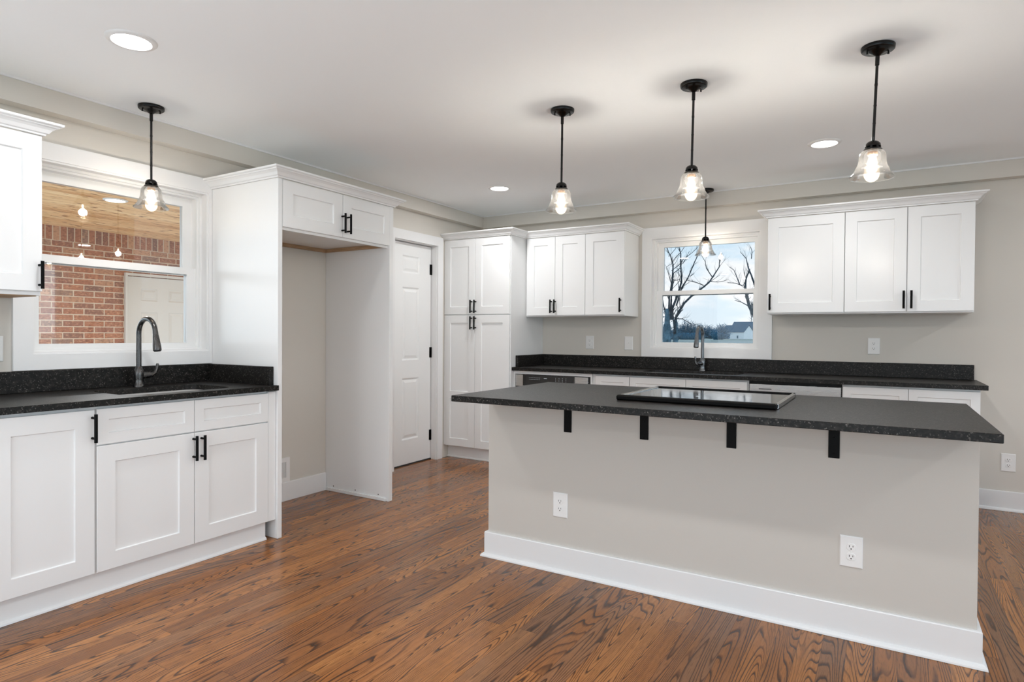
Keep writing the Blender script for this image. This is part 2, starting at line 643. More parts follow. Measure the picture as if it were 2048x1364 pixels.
def loft(bm, loops, cap_last=True, cap_first=False):
    rs = [[bm.verts.new(p) for p in lp] for lp in loops]
    for A, B in zip(rs[:-1], rs[1:]):
        n = len(A)
        for k in range(n):
            bm.faces.new((A[k], A[(k + 1) % n], B[(k + 1) % n], B[k]))
    if cap_last: bm.faces.new(rs[-1])
    if cap_first: bm.faces.new(rs[0][::-1])
    return rs


def rect(F, u0, u1, z0, z1, d, s=0.0):
    return [F.P(u0 + s, z0 + s, d), F.P(u1 - s, z0 + s, d), F.P(u1 - s, z1 - s, d), F.P(u0 + s, z1 - s, d)]


def shaker(F, u0, u1, z0, z1, t=0.02, fr=0.075, frz=None, splits=()):
    """flat frame with a recessed centre panel; splits adds mid rails at given heights"""
    frz = frz or fr
    bm = BM()
    # back and outer skirt
    loft(bm, [rect(F, u0, u1, z0, z1, 0.0), rect(F, u0, u1, z0, z1, t - 0.0015), rect(F, u0, u1, z0, z1, t, 0.0015)], False, True)
    zs = [z0 + frz]
    for s in splits: zs += [s - fr / 2, s + fr / 2]
    zs.append(z1 - frz)
    a, b = u0 + fr, u1 - fr
    o = 0.0015
    # frame front faces as quads in columns
    def q(ua, ub, za, zb):
        bm.faces.new([bm.verts.new(F.P(*p, t)) for p in ((ua, za), (ub, za), (ub, zb), (ua, zb))])
    q(u0 + o, a, z0 + o, z1 - o)
    q(b, u1 - o, z0 + o, z1 - o)
    q(a, b, z0 + o, zs[0]); q(a, b, zs[-1], z1 - o)
    for k in range(1, len(zs) - 1, 2): q(a, b, zs[k], zs[k + 1])
    for k in range(0, len(zs), 2):
        za, zb = zs[k], zs[k + 1]
        loft(bm, [rect(F, a, b, za, zb, t), rect(F, a, b, za, zb, t - 0.003, 0.001), rect(F, a, b, za, zb, t - 0.009, 0.0035)], True)
    bmesh.ops.remove_doubles(bm, verts=bm.verts[:], dist=0.00005)
    return bm


def handle(F, u, zc, d0, length=0.128, vertical=True):
    """black bar pull on two posts"""
    bm = BM()
    h = length / 2
    so = 0.034
    if vertical:
        tube(bm, [F.P(u, zc - h, d0 + so), F.P(u, zc + h, d0 + so)], 0.0072, 12)
        for s in (-1, 1):
            tube(bm, [F.P(u, zc + s * h * 0.72, d0), F.P(u, zc + s * h * 0.72, d0 + so)], [0.0058, 0.0048], 10)
    else:
        tube(bm, [F.P(u - h, zc, d0 + so), F.P(u + h, zc, d0 + so)], 0.0072, 12)
        for s in (-1, 1):
            tube(bm, [F.P(u + s * h * 0.72, zc, d0), F.P(u + s * h * 0.72, zc, d0 + so)], [0.0058, 0.0048], 10)
    return bm


def add_door(F, par, u0, u1, z0, z1, hu=None, hz=None, name='door', fr=0.075, t=0.02, splits=(), hlen=0.128):
    d = obj(name, shaker(F, u0, u1, z0, z1, t, fr, splits=splits), 'cabinet_paint', par)
    if hu is not None:
        obj('handle', handle(F, hu, hz, t, hlen), 'black_metal', d, 'black bar pull', smooth=40)
    return d


CROWN = [(0.0, 0.0), (0.010, 0.0), (0.012, 0.010), (0.020, 0.014), (0.024, 0.022), (0.030, 0.034), (0.041, 0.045),
         (0.050, 0.050), (0.052, 0.056), (0.063, 0.060), (0.065, 0.064), (0.065, 0.074), (0.0, 0.074)]


def crown(path, z, a=None, b=None):
    """moulding swept along the xy path, standing out to the right hand side; only vertices a..b are built"""
    path = [Vector((p[0], p[1])) for p in path]
    n = len(path)
    nor = []
    for i in range(n - 1):
        t = (path[i + 1] - path[i]).normalized()
        nor.append(Vector((t.y, -t.x)))
    mit = []
    for i in range(n):
        if i == 0: mit.append(nor[0])
        elif i == n - 1: mit.append(nor[-1])
        else:
            s = (nor[i - 1] + nor[i]); s.normalize()
            mit.append(s / max(0.2, s.dot(nor[i])))
    a = 0 if a is None else a
    b = n - 1 if b is None else b
    bm = BM()
    rs = []
    for i in range(a, b + 1):
        rs.append([bm.verts.new((path[i].x + mit[i].x * d, path[i].y + mit[i].y * d, z + h * 0.76)) for d, h in CROWN])
    for A, B in zip(rs[:-1], rs[1:]):
        for k in range(len(CROWN)):
            k2 = (k + 1) % len(CROWN)
            bm.faces.new((A[k], A[k2], B[k2], B[k]))
    bm.faces.new(rs[0]); bm.faces.new(rs[-1][::-1])
    return bm


def rrect(x0, x1, y0, y1, r, n=6):
    pts = []
    for cx, cy_, a in ((x1 - r, y1 - r, 0), (x0 + r, y1 - r, 90), (x0 + r, y0 + r, 180), (x1 - r, y0 + r, 270)):
        for k in range(n + 1):
            t = math.radians(a + 90 * k / n)
            pts.append((cx + r * math.cos(t), cy_ + r * math.sin(t)))
    return pts


def slab(outer, z0, z1, hole=None, bev=0.003):
    """flat slab with an optional hole; outer and hole are xy loops"""
    bm = BM()
    edges = []
    for z in (z0, z1):
        es = []
        for lp in ([outer] + ([hole] if hole else [])):
            vs = [bm.verts.new((x, y, z)) for x, y in lp]
            es += [bm.edges.new((vs[k], vs[(k + 1) % len(vs)])) for k in range(len(vs))]
        edges.append(es)
        bmesh.ops.triangle_fill(bm, use_beauty=True, use_dissolve=False, edges=es)
    for e0, e1 in zip(*edges):
        bm.faces.new((e0.verts[0], e0.verts[1], e1.verts[1], e1.verts[0]))
    bmesh.ops.recalc_face_normals(bm, faces=bm.faces[:])
    return bm

# ================================================================== THE ROOM
LX, BY = -3.69, 5.485          # inner faces of the left and back walls
RX, FY = 3.30, -2.70           # right wall and the wall behind the camera
CZ = 2.44


def wall(name, F, u0, u1, z0, z1, thick, openings, material):
    bm = BM()
    us = sorted({u0, u1, *[o[0] for o in openings], *[o[1] for o in openings]})
    for a, b in zip(us[:-1], us[1:]):
        c = (a + b) / 2
        spans = [(z0, z1)]
        for o in openings:
            if o[0] < c < o[1]:
                new = []
                for s in spans:
                    if o[2] > s[0]: new.append((s[0], o[2]))
                    if o[3] < s[1]: new.append((o[3], s[1]))
                spans = new
        for s in spans:
            F.box(bm, a, b, s[0], s[1], -thick, 0.0)
    return struct(name, bm, material)


FL = Face('E', LX)     # left wall faces the room (+x)
FB = Face('S', BY)     # back wall faces the camera (-y)
FR_ = Face('W', RX)
FF = Face('N', FY)

struct('floor', bx(LX - 0.2, RX + 0.2, FY - 0.2, BY + 0.2, -0.05, 0.0), 'oak_floor')
struct('ceiling', bx(LX - 0.2, RX + 0.2, FY - 0.2, BY + 0.2, CZ, CZ + 0.08), 'ceiling_paint')
wall('wall_left', FL, FY - 0.2, BY + 0.2, 0, CZ, 0.18, [(1.424, 2.371, 1.095, 2.09), (4.10, 4.725, 0.0, 2.055)], 'wall_paint')
wall('wall_back', FB, LX, RX, 0, CZ, 0.18, [(-1.826, -0.889, 1.094, 2.09)], 'wall_paint')
wall('wall_right', FR_, FY - 0.2, BY + 0.2, 0, CZ, 0.18, [(-2.2, 1.2, 0.10, 2.30), (1.6, 4.6, 0.10, 2.30)], 'wall_paint')
wall('wall_front', FF, LX, RX, 0, CZ, 0.18, [(-3.2, -0.4, 0.10, 2.30), (0.0, 2.8, 0.10, 2.30)], 'wall_paint')
# dropped fascia running round the top of the walls
struct('trim_1', bx(LX + 0.001, -3.61, FY, BY, 2.317, CZ), 'wall_paint')
struct('trim_2', bx(-3.61, RX, 5.40, BY - 0.001, 2.313, CZ), 'wall_paint')

# small bead where the fascia meets the ceiling
struct('trim_5', bx(-3.6095, -3.600, FY, 5.3905, CZ - 0.012, CZ - 0.0005), 'trim_paint')
struct('trim_6', bx(-3.6095, RX, 5.3905, 5.3995, CZ - 0.012, CZ - 0.0005), 'trim_paint')


def baseboard(name, F, u0, u1, h=0.137, t=0.015, shoe=True):
    bm = BM()
    loft(bm, [rect(F, u0, u1, 0.001, h, 0.001), rect(F, u0, u1, 0.001, h, t - 0.003), [F.P(u0, 0.001, t), F.P(u1, 0.001, t), F.P(u1, h - 0.004, t), F.P(u0, h - 0.004, t)]], True, True)
    if shoe:
        prof = [(0, 0), (0.016, 0), (0.015, 0.008), (0.010, 0.015), (0.003, 0.019), (0, 0.019)]
        loft(bm, [[F.P(u, z + 0.001, t + d) for d, z in prof] for u in (u0, u1)], True, True)
    return struct(name, bm, 'trim_paint')


baseboard('baseboard_left', FL, 2.428, 3.343, shoe=False)
baseboard('baseboard_back', FB, 0.535, RX)
baseboard('baseboard_right', FR_, 4.7, BY)


def ring(bm, F, o, i, d0, d1):
    """flat picture-frame ring: o, i = (u0,u1,z0,z1)"""
    A = rect(F, *o, d0); B = rect(F, *o, d1); C = rect(F, *i, d1); D = rect(F, *i, d0)
    rs = loft(bm, [A, B, C, D], False)
    n = 4
    for k in range(n):
        bm.faces.new((rs[3][k], rs[3][(k + 1) % n], rs[0][(k + 1) % n], rs[0][k]))
    return bm


def window(num, F, o, cas, gl, depth=0.18, glass='window_glass'):
    """double hung window: o = opening, cas = casing widths (left,right,top,bottom), gl=(u0,u1,z0,zm0,zm1,z1) glass"""
    c = F.P((o[0] + o[1]) / 2, o[2], 0)
    root = bpy.data.objects.new('window_%d' % num, None)
    COL.objects.link(root); root.location = c; root['kind'] = 'structure'
    outer = (o[0] - cas[0], o[1] + cas[1], o[2] - cas[3], o[3] + cas[2])
    obj('window_casing', ring(BM(), F, outer, o, 0.001, 0.019), 'trim_paint', root)
    # painted jamb lining and the vinyl main frame
    obj('window_jamb', ring(BM(), F, o, (o[0] + 0.010, o[1] - 0.010, o[2] + 0.010, o[3] - 0.010), -depth + 0.01, 0.012), 'trim_paint', root)
    j = (o[0] + 0.010, o[1] - 0.010, o[2] + 0.010, o[3] - 0.010)
    fi = (o[0] + 0.036, o[1] - 0.036, o[2] + 0.030, o[3] - 0.036)
    fb = ring(BM(), F, j, fi, -0.150, -0.055)
    ring(fb, F, (j[0], j[1], j[2], j[3]), (j[0] + 0.014, j[1] - 0.014, j[2] + 0.012, j[3] - 0.014), -0.055, -0.043)
    obj('window_frame', fb, 'vinyl', root)
    # upper sash outside, lower sash inside
    up_s = obj('window_sash', ring(BM(), F, (fi[0], fi[1], gl[3] - 0.004, fi[3]), (gl[0], gl[1], gl[4], gl[5]), -0.140, -0.108), 'vinyl', root, 'upper sash')
    obj('window_pane', F.box(BM(), gl[0] - 0.004, gl[1] + 0.004, gl[4] - 0.004, gl[5] + 0.004, -0.127, -0.123), glass, up_s)
    lo = ring(BM(), F, (fi[0], fi[1], fi[2], gl[4]), (gl[0], gl[1], gl[2], gl[3]), -0.098, -0.064)
    lo_s = obj('window_sash', lo, 'vinyl', root, 'lower sash')
    obj('window_pane', F.box(BM(), gl[0] - 0.004, gl[1] + 0.004, gl[2] - 0.004, gl[3] + 0.004, -0.083, -0.079), glass, lo_s)
    return root


window(1, FL, (1.424, 2.371, 1.095, 2.09), (0.081, 0.023, 0.088, 0.080), (1.484, 2.277, 1.146, 1.573, 1.614, 2.003), glass='clear_glass')
window(2, FB, (-1.826, -0.889, 1.094, 2.09), (0.080, 0.095, 0.092, 0.079), (-1.743, -0.955, 1.146, 1.574, 1.612, 2.013))


def unseen_window(num, F, o, bars=1):  # out-of-view windows, added and sized to let daylight into the room
    c = F.P((o[0] + o[1]) / 2, o[2], 0)
    root = bpy.data.objects.new('window_%d' % num, None)
    COL.objects.link(root); root.location = c; root['kind'] = 'structure'
    obj('window_casing', ring(BM(), F, (o[0] - 0.08, o[1] + 0.08, max(0.002, o[2] - 0.08), o[3] + 0.08), o, 0.001, 0.019), 'trim_paint', root)
    b = ring(BM(), F, o, (o[0] + 0.05, o[1] - 0.05, o[2] + 0.05, o[3] - 0.05), -0.14, -0.06)
    for k in range(bars):
        u = o[0] + (o[1] - o[0]) * (k + 1) / (bars + 1)
        F.box(b, u - 0.03, u + 0.03, o[2] + 0.05, o[3] - 0.05, -0.13, -0.07)
    obj('window_frame', b, 'vinyl', root)
    obj('window_pane', F.box(BM(), o[0] + 0.05, o[1] - 0.05, o[2] + 0.05, o[3] - 0.05, -0.102, -0.098), 'clear_glass', root)


unseen_window(3, FR_, (-2.2, 1.2, 0.10, 2.30))
unseen_window(4, FR_, (1.6, 4.6, 0.10, 2.30))
unseen_window(5, FF, (-3.2, -0.4, 0.10, 2.30))
unseen_window(6, FF, (0.0, 2.8, 0.10, 2.30))

# narrow white interior door, three raised panels in one column
root = bpy.data.objects.new('door_1', None)
COL.objects.link(root); root.location = (LX, 4.42, 0); root['kind'] = 'structure'
FD = Face('E', -3.79)


def panel_door(F, u0, u1, z0, z1, panels, t=0.04):
    bm = BM()
    loft(bm, [rect(F, u0, u1, z0, z1, 0.0), rect(F, u0, u1, z0, z1, t)], False, True)
    us = sorted({u0, u1, *[p[0] for p in panels], *[p[1] for p in panels]})
    for a, b in zip(us[:-1], us[1:]):
        c = (a + b) / 2
        zs = [z0]
        ps = sorted([p for p in panels if p[0] < c < p[1]], key=lambda p: p[2])
        for p in ps: zs += [p[2], p[3]]
        zs.append(z1)
        for k in range(0, len(zs), 2):
            bm.faces.new([bm.verts.new(q) for q in rect(F, a, b, zs[k], zs[k + 1], t)])
    for p in panels:
        loft(bm, [rect(F, *p, t), rect(F, *p, t - 0.004, 0.006), rect(F, *p, t - 0.008, 0.012), rect(F, *p, t - 0.008, 0.020),
                  rect(F, *p, t - 0.002, 0.042)], True)
    bmesh.ops.remove_doubles(bm, verts=bm.verts[:], dist=0.00005)
    return bm


obj('door_slab', panel_door(FD, 4.135, 4.708, 0.012, 2.040, [(4.30, 4.535, 0.235, 0.80), (4.30, 4.535, 0.965, 1.635), (4.30, 4.535, 1.765, 1.925)]), 'door_paint', root)
b = BM()
FL.box(b, 4.10, 4.125, 0, 2.055, -0.18, 0.004); FL.box(b, 4.716, 4.725, 0, 2.055, -0.18, 0.004)
FL.box(b, 4.10, 4.725, 2.046, 2.055, -0.18, 0.004)
obj('door_jamb', b, 'trim_paint', root)
b = BM()
ring(b, FL, (4.02, 4.800, -0.001, 2.135), (4.11, 4.722, -0.001, 2.050), 0.001, 0.019)
obj('door_casing', b, 'trim_paint', root)
obj('door_gap_shade', bx(-3.86, -3.742, 4.126, 4.715, 0.0, 0.010), 'gap_dark', root, 'dark strip for the shaded gap under the door')  # dark strip put in for the shade under the door
obj('door_stop', FL.box(BM(), 4.11, 4.725, 2.03, 2.056, -0.17, -0.11), 'trim_paint', root)
for zc in (1.825, 1.030, 0.235):
    b = BM()
    FD.box(b, 4.690, 4.7155, zc - 0.05, zc + 0.05, 0.0405, 0.0425)
    tube(b, [FD.P(4.712, zc - 0.05, 0.046), FD.P(4.712, zc + 0.05, 0.046)], 0.0055, 10)
    obj('door_hinge', b, 'black_metal', root, 'black hinge')
bmdoor = bx(-3.88, -3.868, 4.0, 4.8, 0.0, 2.1)
struct('wall_closet', bmdoor, 'wall_paint')

# ================================================================== LEFT SINK RUN
CF = Face('E', -3.075)                     # carcass front of the left base cabinets, doors stand 20 mm proud
HL = 0.125


def base_carcass(par, u0, u1, F, back, z0=0.114, z1=0.874, toe=0.03, name='cabinet_body'):
    b = BM()
    F.box(b, u0, u1, z0 - 0.004, z1, -(abs(F.p - back)) + 0.002, 0.0, 0.001)
    return obj(name, b, 'cabinet_paint', par)


def toe_kick(par, u0, u1, F, rec=0.018, zt=0.112):
    b = BM()
    F.box(b, u0, u1, 0.001, zt, -rec - 0.02, -rec)
    prof = [(0, 0), (0.014, 0), (0.013, 0.007), (0.009, 0.013), (0.002, 0.017), (0, 0.017)]
    loft(b, [[F.P(u, z + 0.001, -rec + d) for d, z in prof] for u in (u0, u1)], True, True)
    return obj('toe_kick', b, 'cabinet_paint', par)


t = thing('base_cabinet', 'white shaker base cabinet with full height doors at the left edge, beside the sink cabinet', 'cabinet', (-3.38, 1.03, 0), 'shaker base cabinets')
base_carcass(t, 0.62, 1.430, CF, LX)
add_door(CF, t, 1.030, 1.422, 0.114, 0.858, 1.412 - 0.0, 0.777, fr=0.078)
add_door(CF, t, 0.630, 1.026, 0.114, 0.858, fr=0.078)
toe_kick(t, 0.62, 1.430, CF)

t = thing('sink_cabinet', 'white shaker sink base cabinet below the left window, two false drawers over two doors', 'cabinet', (-3.38, 1.90, 0), 'shaker base cabinets')
base_carcass(t, 1.430, 2.394, CF, LX)
SKY_ = 1.896
add_door(CF, t, 1.432, 1.8945, 0.696, 0.860, name='drawer_front', fr=0.050)
add_door(CF, t, 1.8975, 2.343, 0.696, 0.860, name='drawer_front', fr=0.050)
add_door(CF, t, 1.432, 1.8945, 0.114, 0.690, 1.888, 0.614, fr=0.078)
add_door(CF, t, 1.8975, 2.343, 0.114, 0.690, 1.932, 0.612, fr=0.078)
obj('filler_strip', CF.box(BM(), 2.3445, 2.394, 0.114, 0.868, 0.0, 0.0195, 0.001), 'cabinet_paint', t)
toe_kick(t, 1.430, 2.352, CF)

t = thing('countertop', 'dark speckled granite countertop with backsplash under the left window', 'countertop', (-3.36, 1.5, 0.874))
SH = rrect(-3.505, -3.115, 1.60, 2.17, 0.075)
obj('worktop', slab([(LX + 0.002, 0.60), (-3.028, 0.60), (-3.028, 2.3945), (LX + 0.002, 2.3945)], 0.8745, 0.904, SH), 'granite', t)
obj('backsplash', bx(LX + 0.002, -3.662, 0.60, 2.3945, 0.9045, 1.012, 0.002), 'granite', t)
obj('backsplash', bx(-3.6615, -3.075, 2.366, 2.3945, 0.9045, 1.012, 0.002), 'granite', t, 'short side backsplash against the tall panel')


def sink(name, label, x0, x1, y0, y1, ztop, r=0.07, depth=0.19):
    b = BM()
    cx, cy_ = (x0 + x1) / 2, (y0 + y1) / 2
    loops = []
    for off, z, rr in ((0.022, ztop, r + 0.02), (0.022, ztop - 0.002, r + 0.02), (0.0, ztop - 0.002, r), (-0.004, ztop - 0.02, r), (-0.012, ztop - depth + 0.02, r), (-0.035, ztop - depth, r)):
        loops.append([Vector((x, y, z)) for x, y in rrect(x0 - off, x1 + off, y0 - off, y1 + off, rr)])
    loops = loops[1:]
    loft(b, loops, True, False)
    t = thing(name, label, 'sink', (cx, cy_, ztop - depth))
    o = obj('basin', b, 'sink_metal', t, smooth=40, keep=False)
    dm = BM(); lathe(dm, (cx, cy_, ztop - depth + 0.0005), [(0.0, 0.001), (0.02, 0.001), (0.022, 0.003), (0.042, 0.003), (0.045, 0.0)], 24)
    obj('drain', dm, 'polished_steel', t, smooth=40)
    return t


sink('sink', 'undermount sink in the dark granite below the left window', -3.508, -3.112, 1.597, 2.173, 0.8738)


def faucet(name, label, base, d, hdir, material, hgt=0.38, reach=0.2):
    """pull-down gooseneck faucet.  d = spout direction, hdir = side the lever is on"""
    B = Vector(base); d = Vector(d).normalized(); hd = Vector(hdir).normalized(); Z = Vector((0, 0, 1))
    t = thing(name, label, 'faucet', base)
    b = BM()
    lathe(b, B, [(0.0, 0.0), (0.029, 0.0), (0.029, 0.006), (0.0245, 0.012), (0.0235, 0.04), (0.026, 0.065), (0.0245, 0.088), (0.018, 0.104), (0.0155, 0.112), (0.0, 0.112)], 28)
    obj('faucet_body', b, material, t, smooth=50)
    b = BM()
    R = 0.083
    top = hgt - R
    pts = [B + Z * 0.10, B + Z * 0.16, B + Z * (top - 0.02)]
    c = B + d * R + Z * top
    pts += arc_pts(c, R, math.pi, 0.10, 18, d, Z)
    rad = [0.0135] * 2 + [0.0132] * (len(pts) - 2)
    tube(b, pts, rad, 16)
    obj('spout', b, material, t, smooth=60)
    e = pts[-1]
    dr = (d * 0.20 - Z).normalized()
    b = BM()
    prof = [(0.0, -0.004), (0.0138, -0.004), (0.0142, 0.0), (0.0142, 0.012), (0.0165, 0.03), (0.0205, 0.075), (0.0215, 0.098), (0.0205, 0.102), (0.0, 0.102)]
    lathe(b, e, prof, 24, axis=dr)
    s = obj('spray_head', b, material, t, smooth=50)
    b = BM(); lathe(b, e + dr * 0.1025, [(0, 0), (0.0175, 0), (0.0175, 0.003), (0, 0.003)], 24, axis=dr)
    obj('spray_face', b, 'slot_black', s)
    b = BM()
    h0 = B + Z * 0.062
    tube(b, [h0 + hd * 0.018, h0 + hd * 0.05, h0 + hd * 0.062], [0.0185, 0.0175, 0.015], 18)
    tube(b, [h0 + hd * 0.052, h0 + hd * 0.075 + Z * 0.001, h0 + hd * 0.092 + Z * 0.012, h0 + hd * 0.101 + Z * 0.034, h0 + hd * 0.104 + Z * 0.058, h0 + hd * 0.104 + Z * 0.064],
         [0.014, 0.013, 0.0095, 0.0075, 0.0085, 0.006], 14)
    obj('lever', b, material, t, smooth=60)
    return t


faucet('faucet', 'dark gooseneck pull-down faucet in front of the left window', (-3.583, 1.895, 0.9045), (1, 0, 0), (0, 1, 0), 'faucet_metal')

# ------------------------------------------------------------------ left upper cabinet
UF = Face('E', -3.38)
t = thing('wall_cabinet', 'white shaker wall cabinet at the left edge, beside the left window', 'cabinet', (-3.53, 0.95, 1.38), 'shaker wall cabinets')
b = UF.box(BM(), 0.58, 1.3425, 1.378, 2.118, -0.308, 0.0, 0.001)
obj('cabinet_body', b, 'cabinet_paint', t)
obj('cabinet_underside', bx(LX + 0.01, -3.39, 0.60, 1.33, 1.374, 1.3785), 'raw_wood', t)
add_door(UF, t, 0.965, 1.3425, 1.397, 2.116, 1.330, 1.472)
add_door(UF, t, 0.583, 0.962, 1.397, 2.116, 0.598, 1.472)
obj('crown_molding', crown([(LX + 0.001, 0.58), (-3.36, 0.58), (-3.36, 1.3435), (LX + 0.001, 1.3435)], 2.119), 'cabinet_paint', t)

# ------------------------------------------------------------------ refrigerator enclosure
t = thing('refrigerator_enclosure', 'white cabinet with two short doors above an empty refrigerator opening', 'cabinet', (-3.36, 2.89, 0))
obj('side_panel', bx(LX + 0.001, -3.040, 2.396, 2.426, 0.001, 2.118, 0.001), 'cabinet_paint', t, 'tall panel beside the sink counter')
obj('side_panel', bx(LX + 0.001, -3.040, 3.347, 3.385, 0.001, 2.118, 0.001), 'cabinet_paint', t, 'tall panel beside the narrow door')
b = BM()
box(b, LX + 0.002, -3.062, 2.4265, 3.3465, 1.852, 2.118)
box(b, -3.080, -3.061, 2.4265, 3.3465, 1.822, 1.853)
obj('cabinet_body', b, 'cabinet_paint', t)
F3 = Face('E', -3.0605)
add_door(F3, t, 2.430, 2.900, 1.838, 2.116, 2.904 - 0.012, 1.926)
add_door(F3, t, 2.903, 3.370, 1.838, 2.116, 2.940, 1.926)
obj('crown_molding', crown([(LX + 0.001, 2.396), (-3.040, 2.396), (-3.040, 3.3855), (LX + 0.001, 3.3855)], 2.1185), 'cabinet_paint', t)
obj('nailing_strip', bx(LX + 0.002, LX + 0.020, 2.427, 3.346, 1.826, 1.8515), 'raw_wood', t, 'bare wood nailing strip on the wall')
obj('nailing_strip', bx(LX + 0.022, -3.082, 3.328, 3.3465, 1.826, 1.8515), 'raw_wood', t, 'bare wood nailing strip on the side panel')
ss = obj('base_strip', bx(LX + 0.017, -3.062, 3.336, 3.3465, 0.001, 0.024, 0.001), 'cabinet_paint', t)
for xx in (-3.60, -3.37, -3.14):
    b = BM(); lathe(b, (xx, 3.3465, 0.040), [(0, 0.001), (0.0045, 0.001), (0.005, 0.0)], 10, axis=(0, -1, 0))
    obj('screw', b, 'slot_black', t)

# wall register in the refrigerator opening
t = thing('air_vent', 'white wall register low in the refrigerator opening', 'vent', (LX, 2.90, 0.14))
FVn = Face('E', LX + 0.0005)
b = ring(BM(), FVn, (2.80, 3.004, 0.1375, 0.312), (2.832, 2.972, 0.168, 0.282), 0.0, 0.012)
obj('frame', b, 'plate_plastic', t)
b = BM()
FVn.box(b, 2.832, 2.972, 0.168, 0.282, 0.0, 0.001)
obj('duct_shade', b, 'gap_dark', t)  # flat dark sheet stands in for the shade behind the louvres
b = BM()
for k in range(14):
    u = 2.837 + k * 0.01
    vs = [FVn.P(u, 0.168, 0.002), FVn.P(u + 0.006, 0.168, 0.009), FVn.P(u + 0.006, 0.282, 0.009), FVn.P(u, 0.282, 0.002)]
    vs2 = [v + Vector((0, 0.0016, 0)) for v in vs]
    loft(b, [vs, vs2], True, True)
obj('louvres', b, 'plate_plastic', t)

# ================================================================== BACK WALL RUN
# pantry
PF = Face('S', 4.860)
t = thing('pantry_cabinet', 'tall white shaker pantry cabinet in the corner beside the narrow door', 'cabinet', (-3.32, 5.16, 0))
b = BM()
PF.box(b, LX + 0.002, -2.938, 0.118, 2.118, -(BY - 4.860) + 0.002, 0.0, 0.001)
obj('cabinet_body', b, 'cabinet_paint', t)
PM = -3.324
for (z0, z1, hz, sp) in ((1.396, 2.116, 1.470, ()), (0.126, 1.388, 1.314, (0.62,))):
    add_door(PF, t, LX + 0.004, PM - 0.0015, z0, z1, PM - 0.033, hz, splits=sp, fr=0.072, hlen=HL)
    add_door(PF, t, PM + 0.0015, -2.942, z0, z1, PM + 0.010 if False else PM + 0.012, hz, splits=sp, fr=0.072, hlen=HL)
toe_kick(t, LX + 0.002, -2.940, PF, 0.055, 0.116)
BACKCROWN = [(LX + 0.001, 4.838), (-2.936, 4.838), (-2.936, 5.115), (-2.315, 5.115), (-1.944, 5.115), (-1.944, BY - 0.001)]
obj('crown_molding', crown(BACKCROWN, 2.1185, 0, 2), 'cabinet_paint', t)

# left pair of wall cabinets
WF = Face('S', 5.138)


def wall_cab(name, label, x0, x1, doors, z0=1.378, z1=2.118, uz=1.388):
    t = thing(name, label, 'cabinet', ((x0 + x1) / 2, 5.31, z0), 'shaker wall cabinets')
    obj('cabinet_body', WF.box(BM(), x0, x1, z0, z1, -(BY - WF.p) + 0.002, 0.0, 0.001), 'cabinet_paint', t)
    for (a, c, h) in doors:
        add_door(WF, t, a, c, uz, z1 - 0.002, h, 1.470, hlen=HL)
    return t


t = wall_cab('wall_cabinet', 'white two-door shaker wall cabinet between the pantry and the single-door cabinet', -2.934, -2.3155,
             [(-2.916, -2.6215, -2.652), (-2.6185, -2.3175, -2.612)])
obj('crown_molding', crown(BACKCROWN, 2.1185, 2, 3), 'cabinet_paint', t)
t = wall_cab('wall_cabinet', 'narrow white single-door shaker wall cabinet just left of the back window', -2.315, -1.944,
             [(-2.3135, -1.9455, -1.974)])
obj('crown_molding', crown(BACKCROWN, 2.1185, 3, 5), 'cabinet_paint', t)
RC = [(-0.781, BY - 0.001), (-0.781, 5.115), (-0.2545, 5.115), (0.512, 5.115), (0.512, BY - 0.001)]
t = wall_cab('wall_cabinet', 'wide white single-door shaker wall cabinet just right of the back window', -0.781, -0.2550,
             [(-0.779, -0.2565, -0.757)])
obj('crown_molding', crown(RC, 2.1185, 0, 2), 'cabinet_paint', t)
t = wall_cab('wall_cabinet', 'white two-door shaker wall cabinet, rightmost on the back wall', -0.2540, 0.512,
             [(-0.2525, 0.1275, 0.112), (0.1325, 0.510, 0.157)])
obj('crown_molding', crown(RC, 2.1185, 2, 4), 'cabinet_paint', t)

# base cabinets, oven and dishwasher
BF = Face('S', 4.935)


def back_base(name, label, x0, x1, group='shaker base cabinets'):
    t = thing(name, label, 'cabinet', ((x0 + x1) / 2, 5.21, 0), group)
    base_carcass(t, x0, x1, BF, BY, 0.118, 0.8755)
    toe_kick(t, x0, x1, BF, 0.05, 0.112)
    return t


t = back_base('base_cabinet', 'white shaker base cabinet under the back counter between the oven and the sink cabinet', -2.150, -1.8155)
add_door(BF, t, -2.118, -1.8175, 0.696, 0.861, name='drawer_front', fr=0.05)
add_door(BF, t, -2.118, -1.8175, 0.120, 0.690, -1.85, 0.614)
t = back_base('sink_cabinet', 'white shaker sink base cabinet below the back window', -1.8150, -0.874)
add_door(BF, t, -1.811, -1.3485, 0.696, 0.861, name='drawer_front', fr=0.05)
add_door(BF, t, -1.3455, -0.884, 0.696, 0.861, name='drawer_front', fr=0.05)
add_door(BF, t, -1.811, -1.3485, 0.120, 0.690, -1.37, 0.614)
add_door(BF, t, -1.3455, -0.884, 0.120, 0.690, -1.325, 0.614)
t = back_base('base_cabinet', 'white shaker base cabinet at the right end of the back counter', -0.250, 0.532)
add_door(BF, t, -0.245, 0.1415, 0.696, 0.861, name='drawer_front', fr=0.05)
add_door(BF, t, 0.1445, 0.530, 0.696, 0.861, name='drawer_front', fr=0.05)
add_door(BF, t, -0.245, 0.1415, 0.120, 0.690, 0.12, 0.614)
add_door(BF, t, 0.1445, 0.530, 0.120, 0.690, 0.166, 0.614)

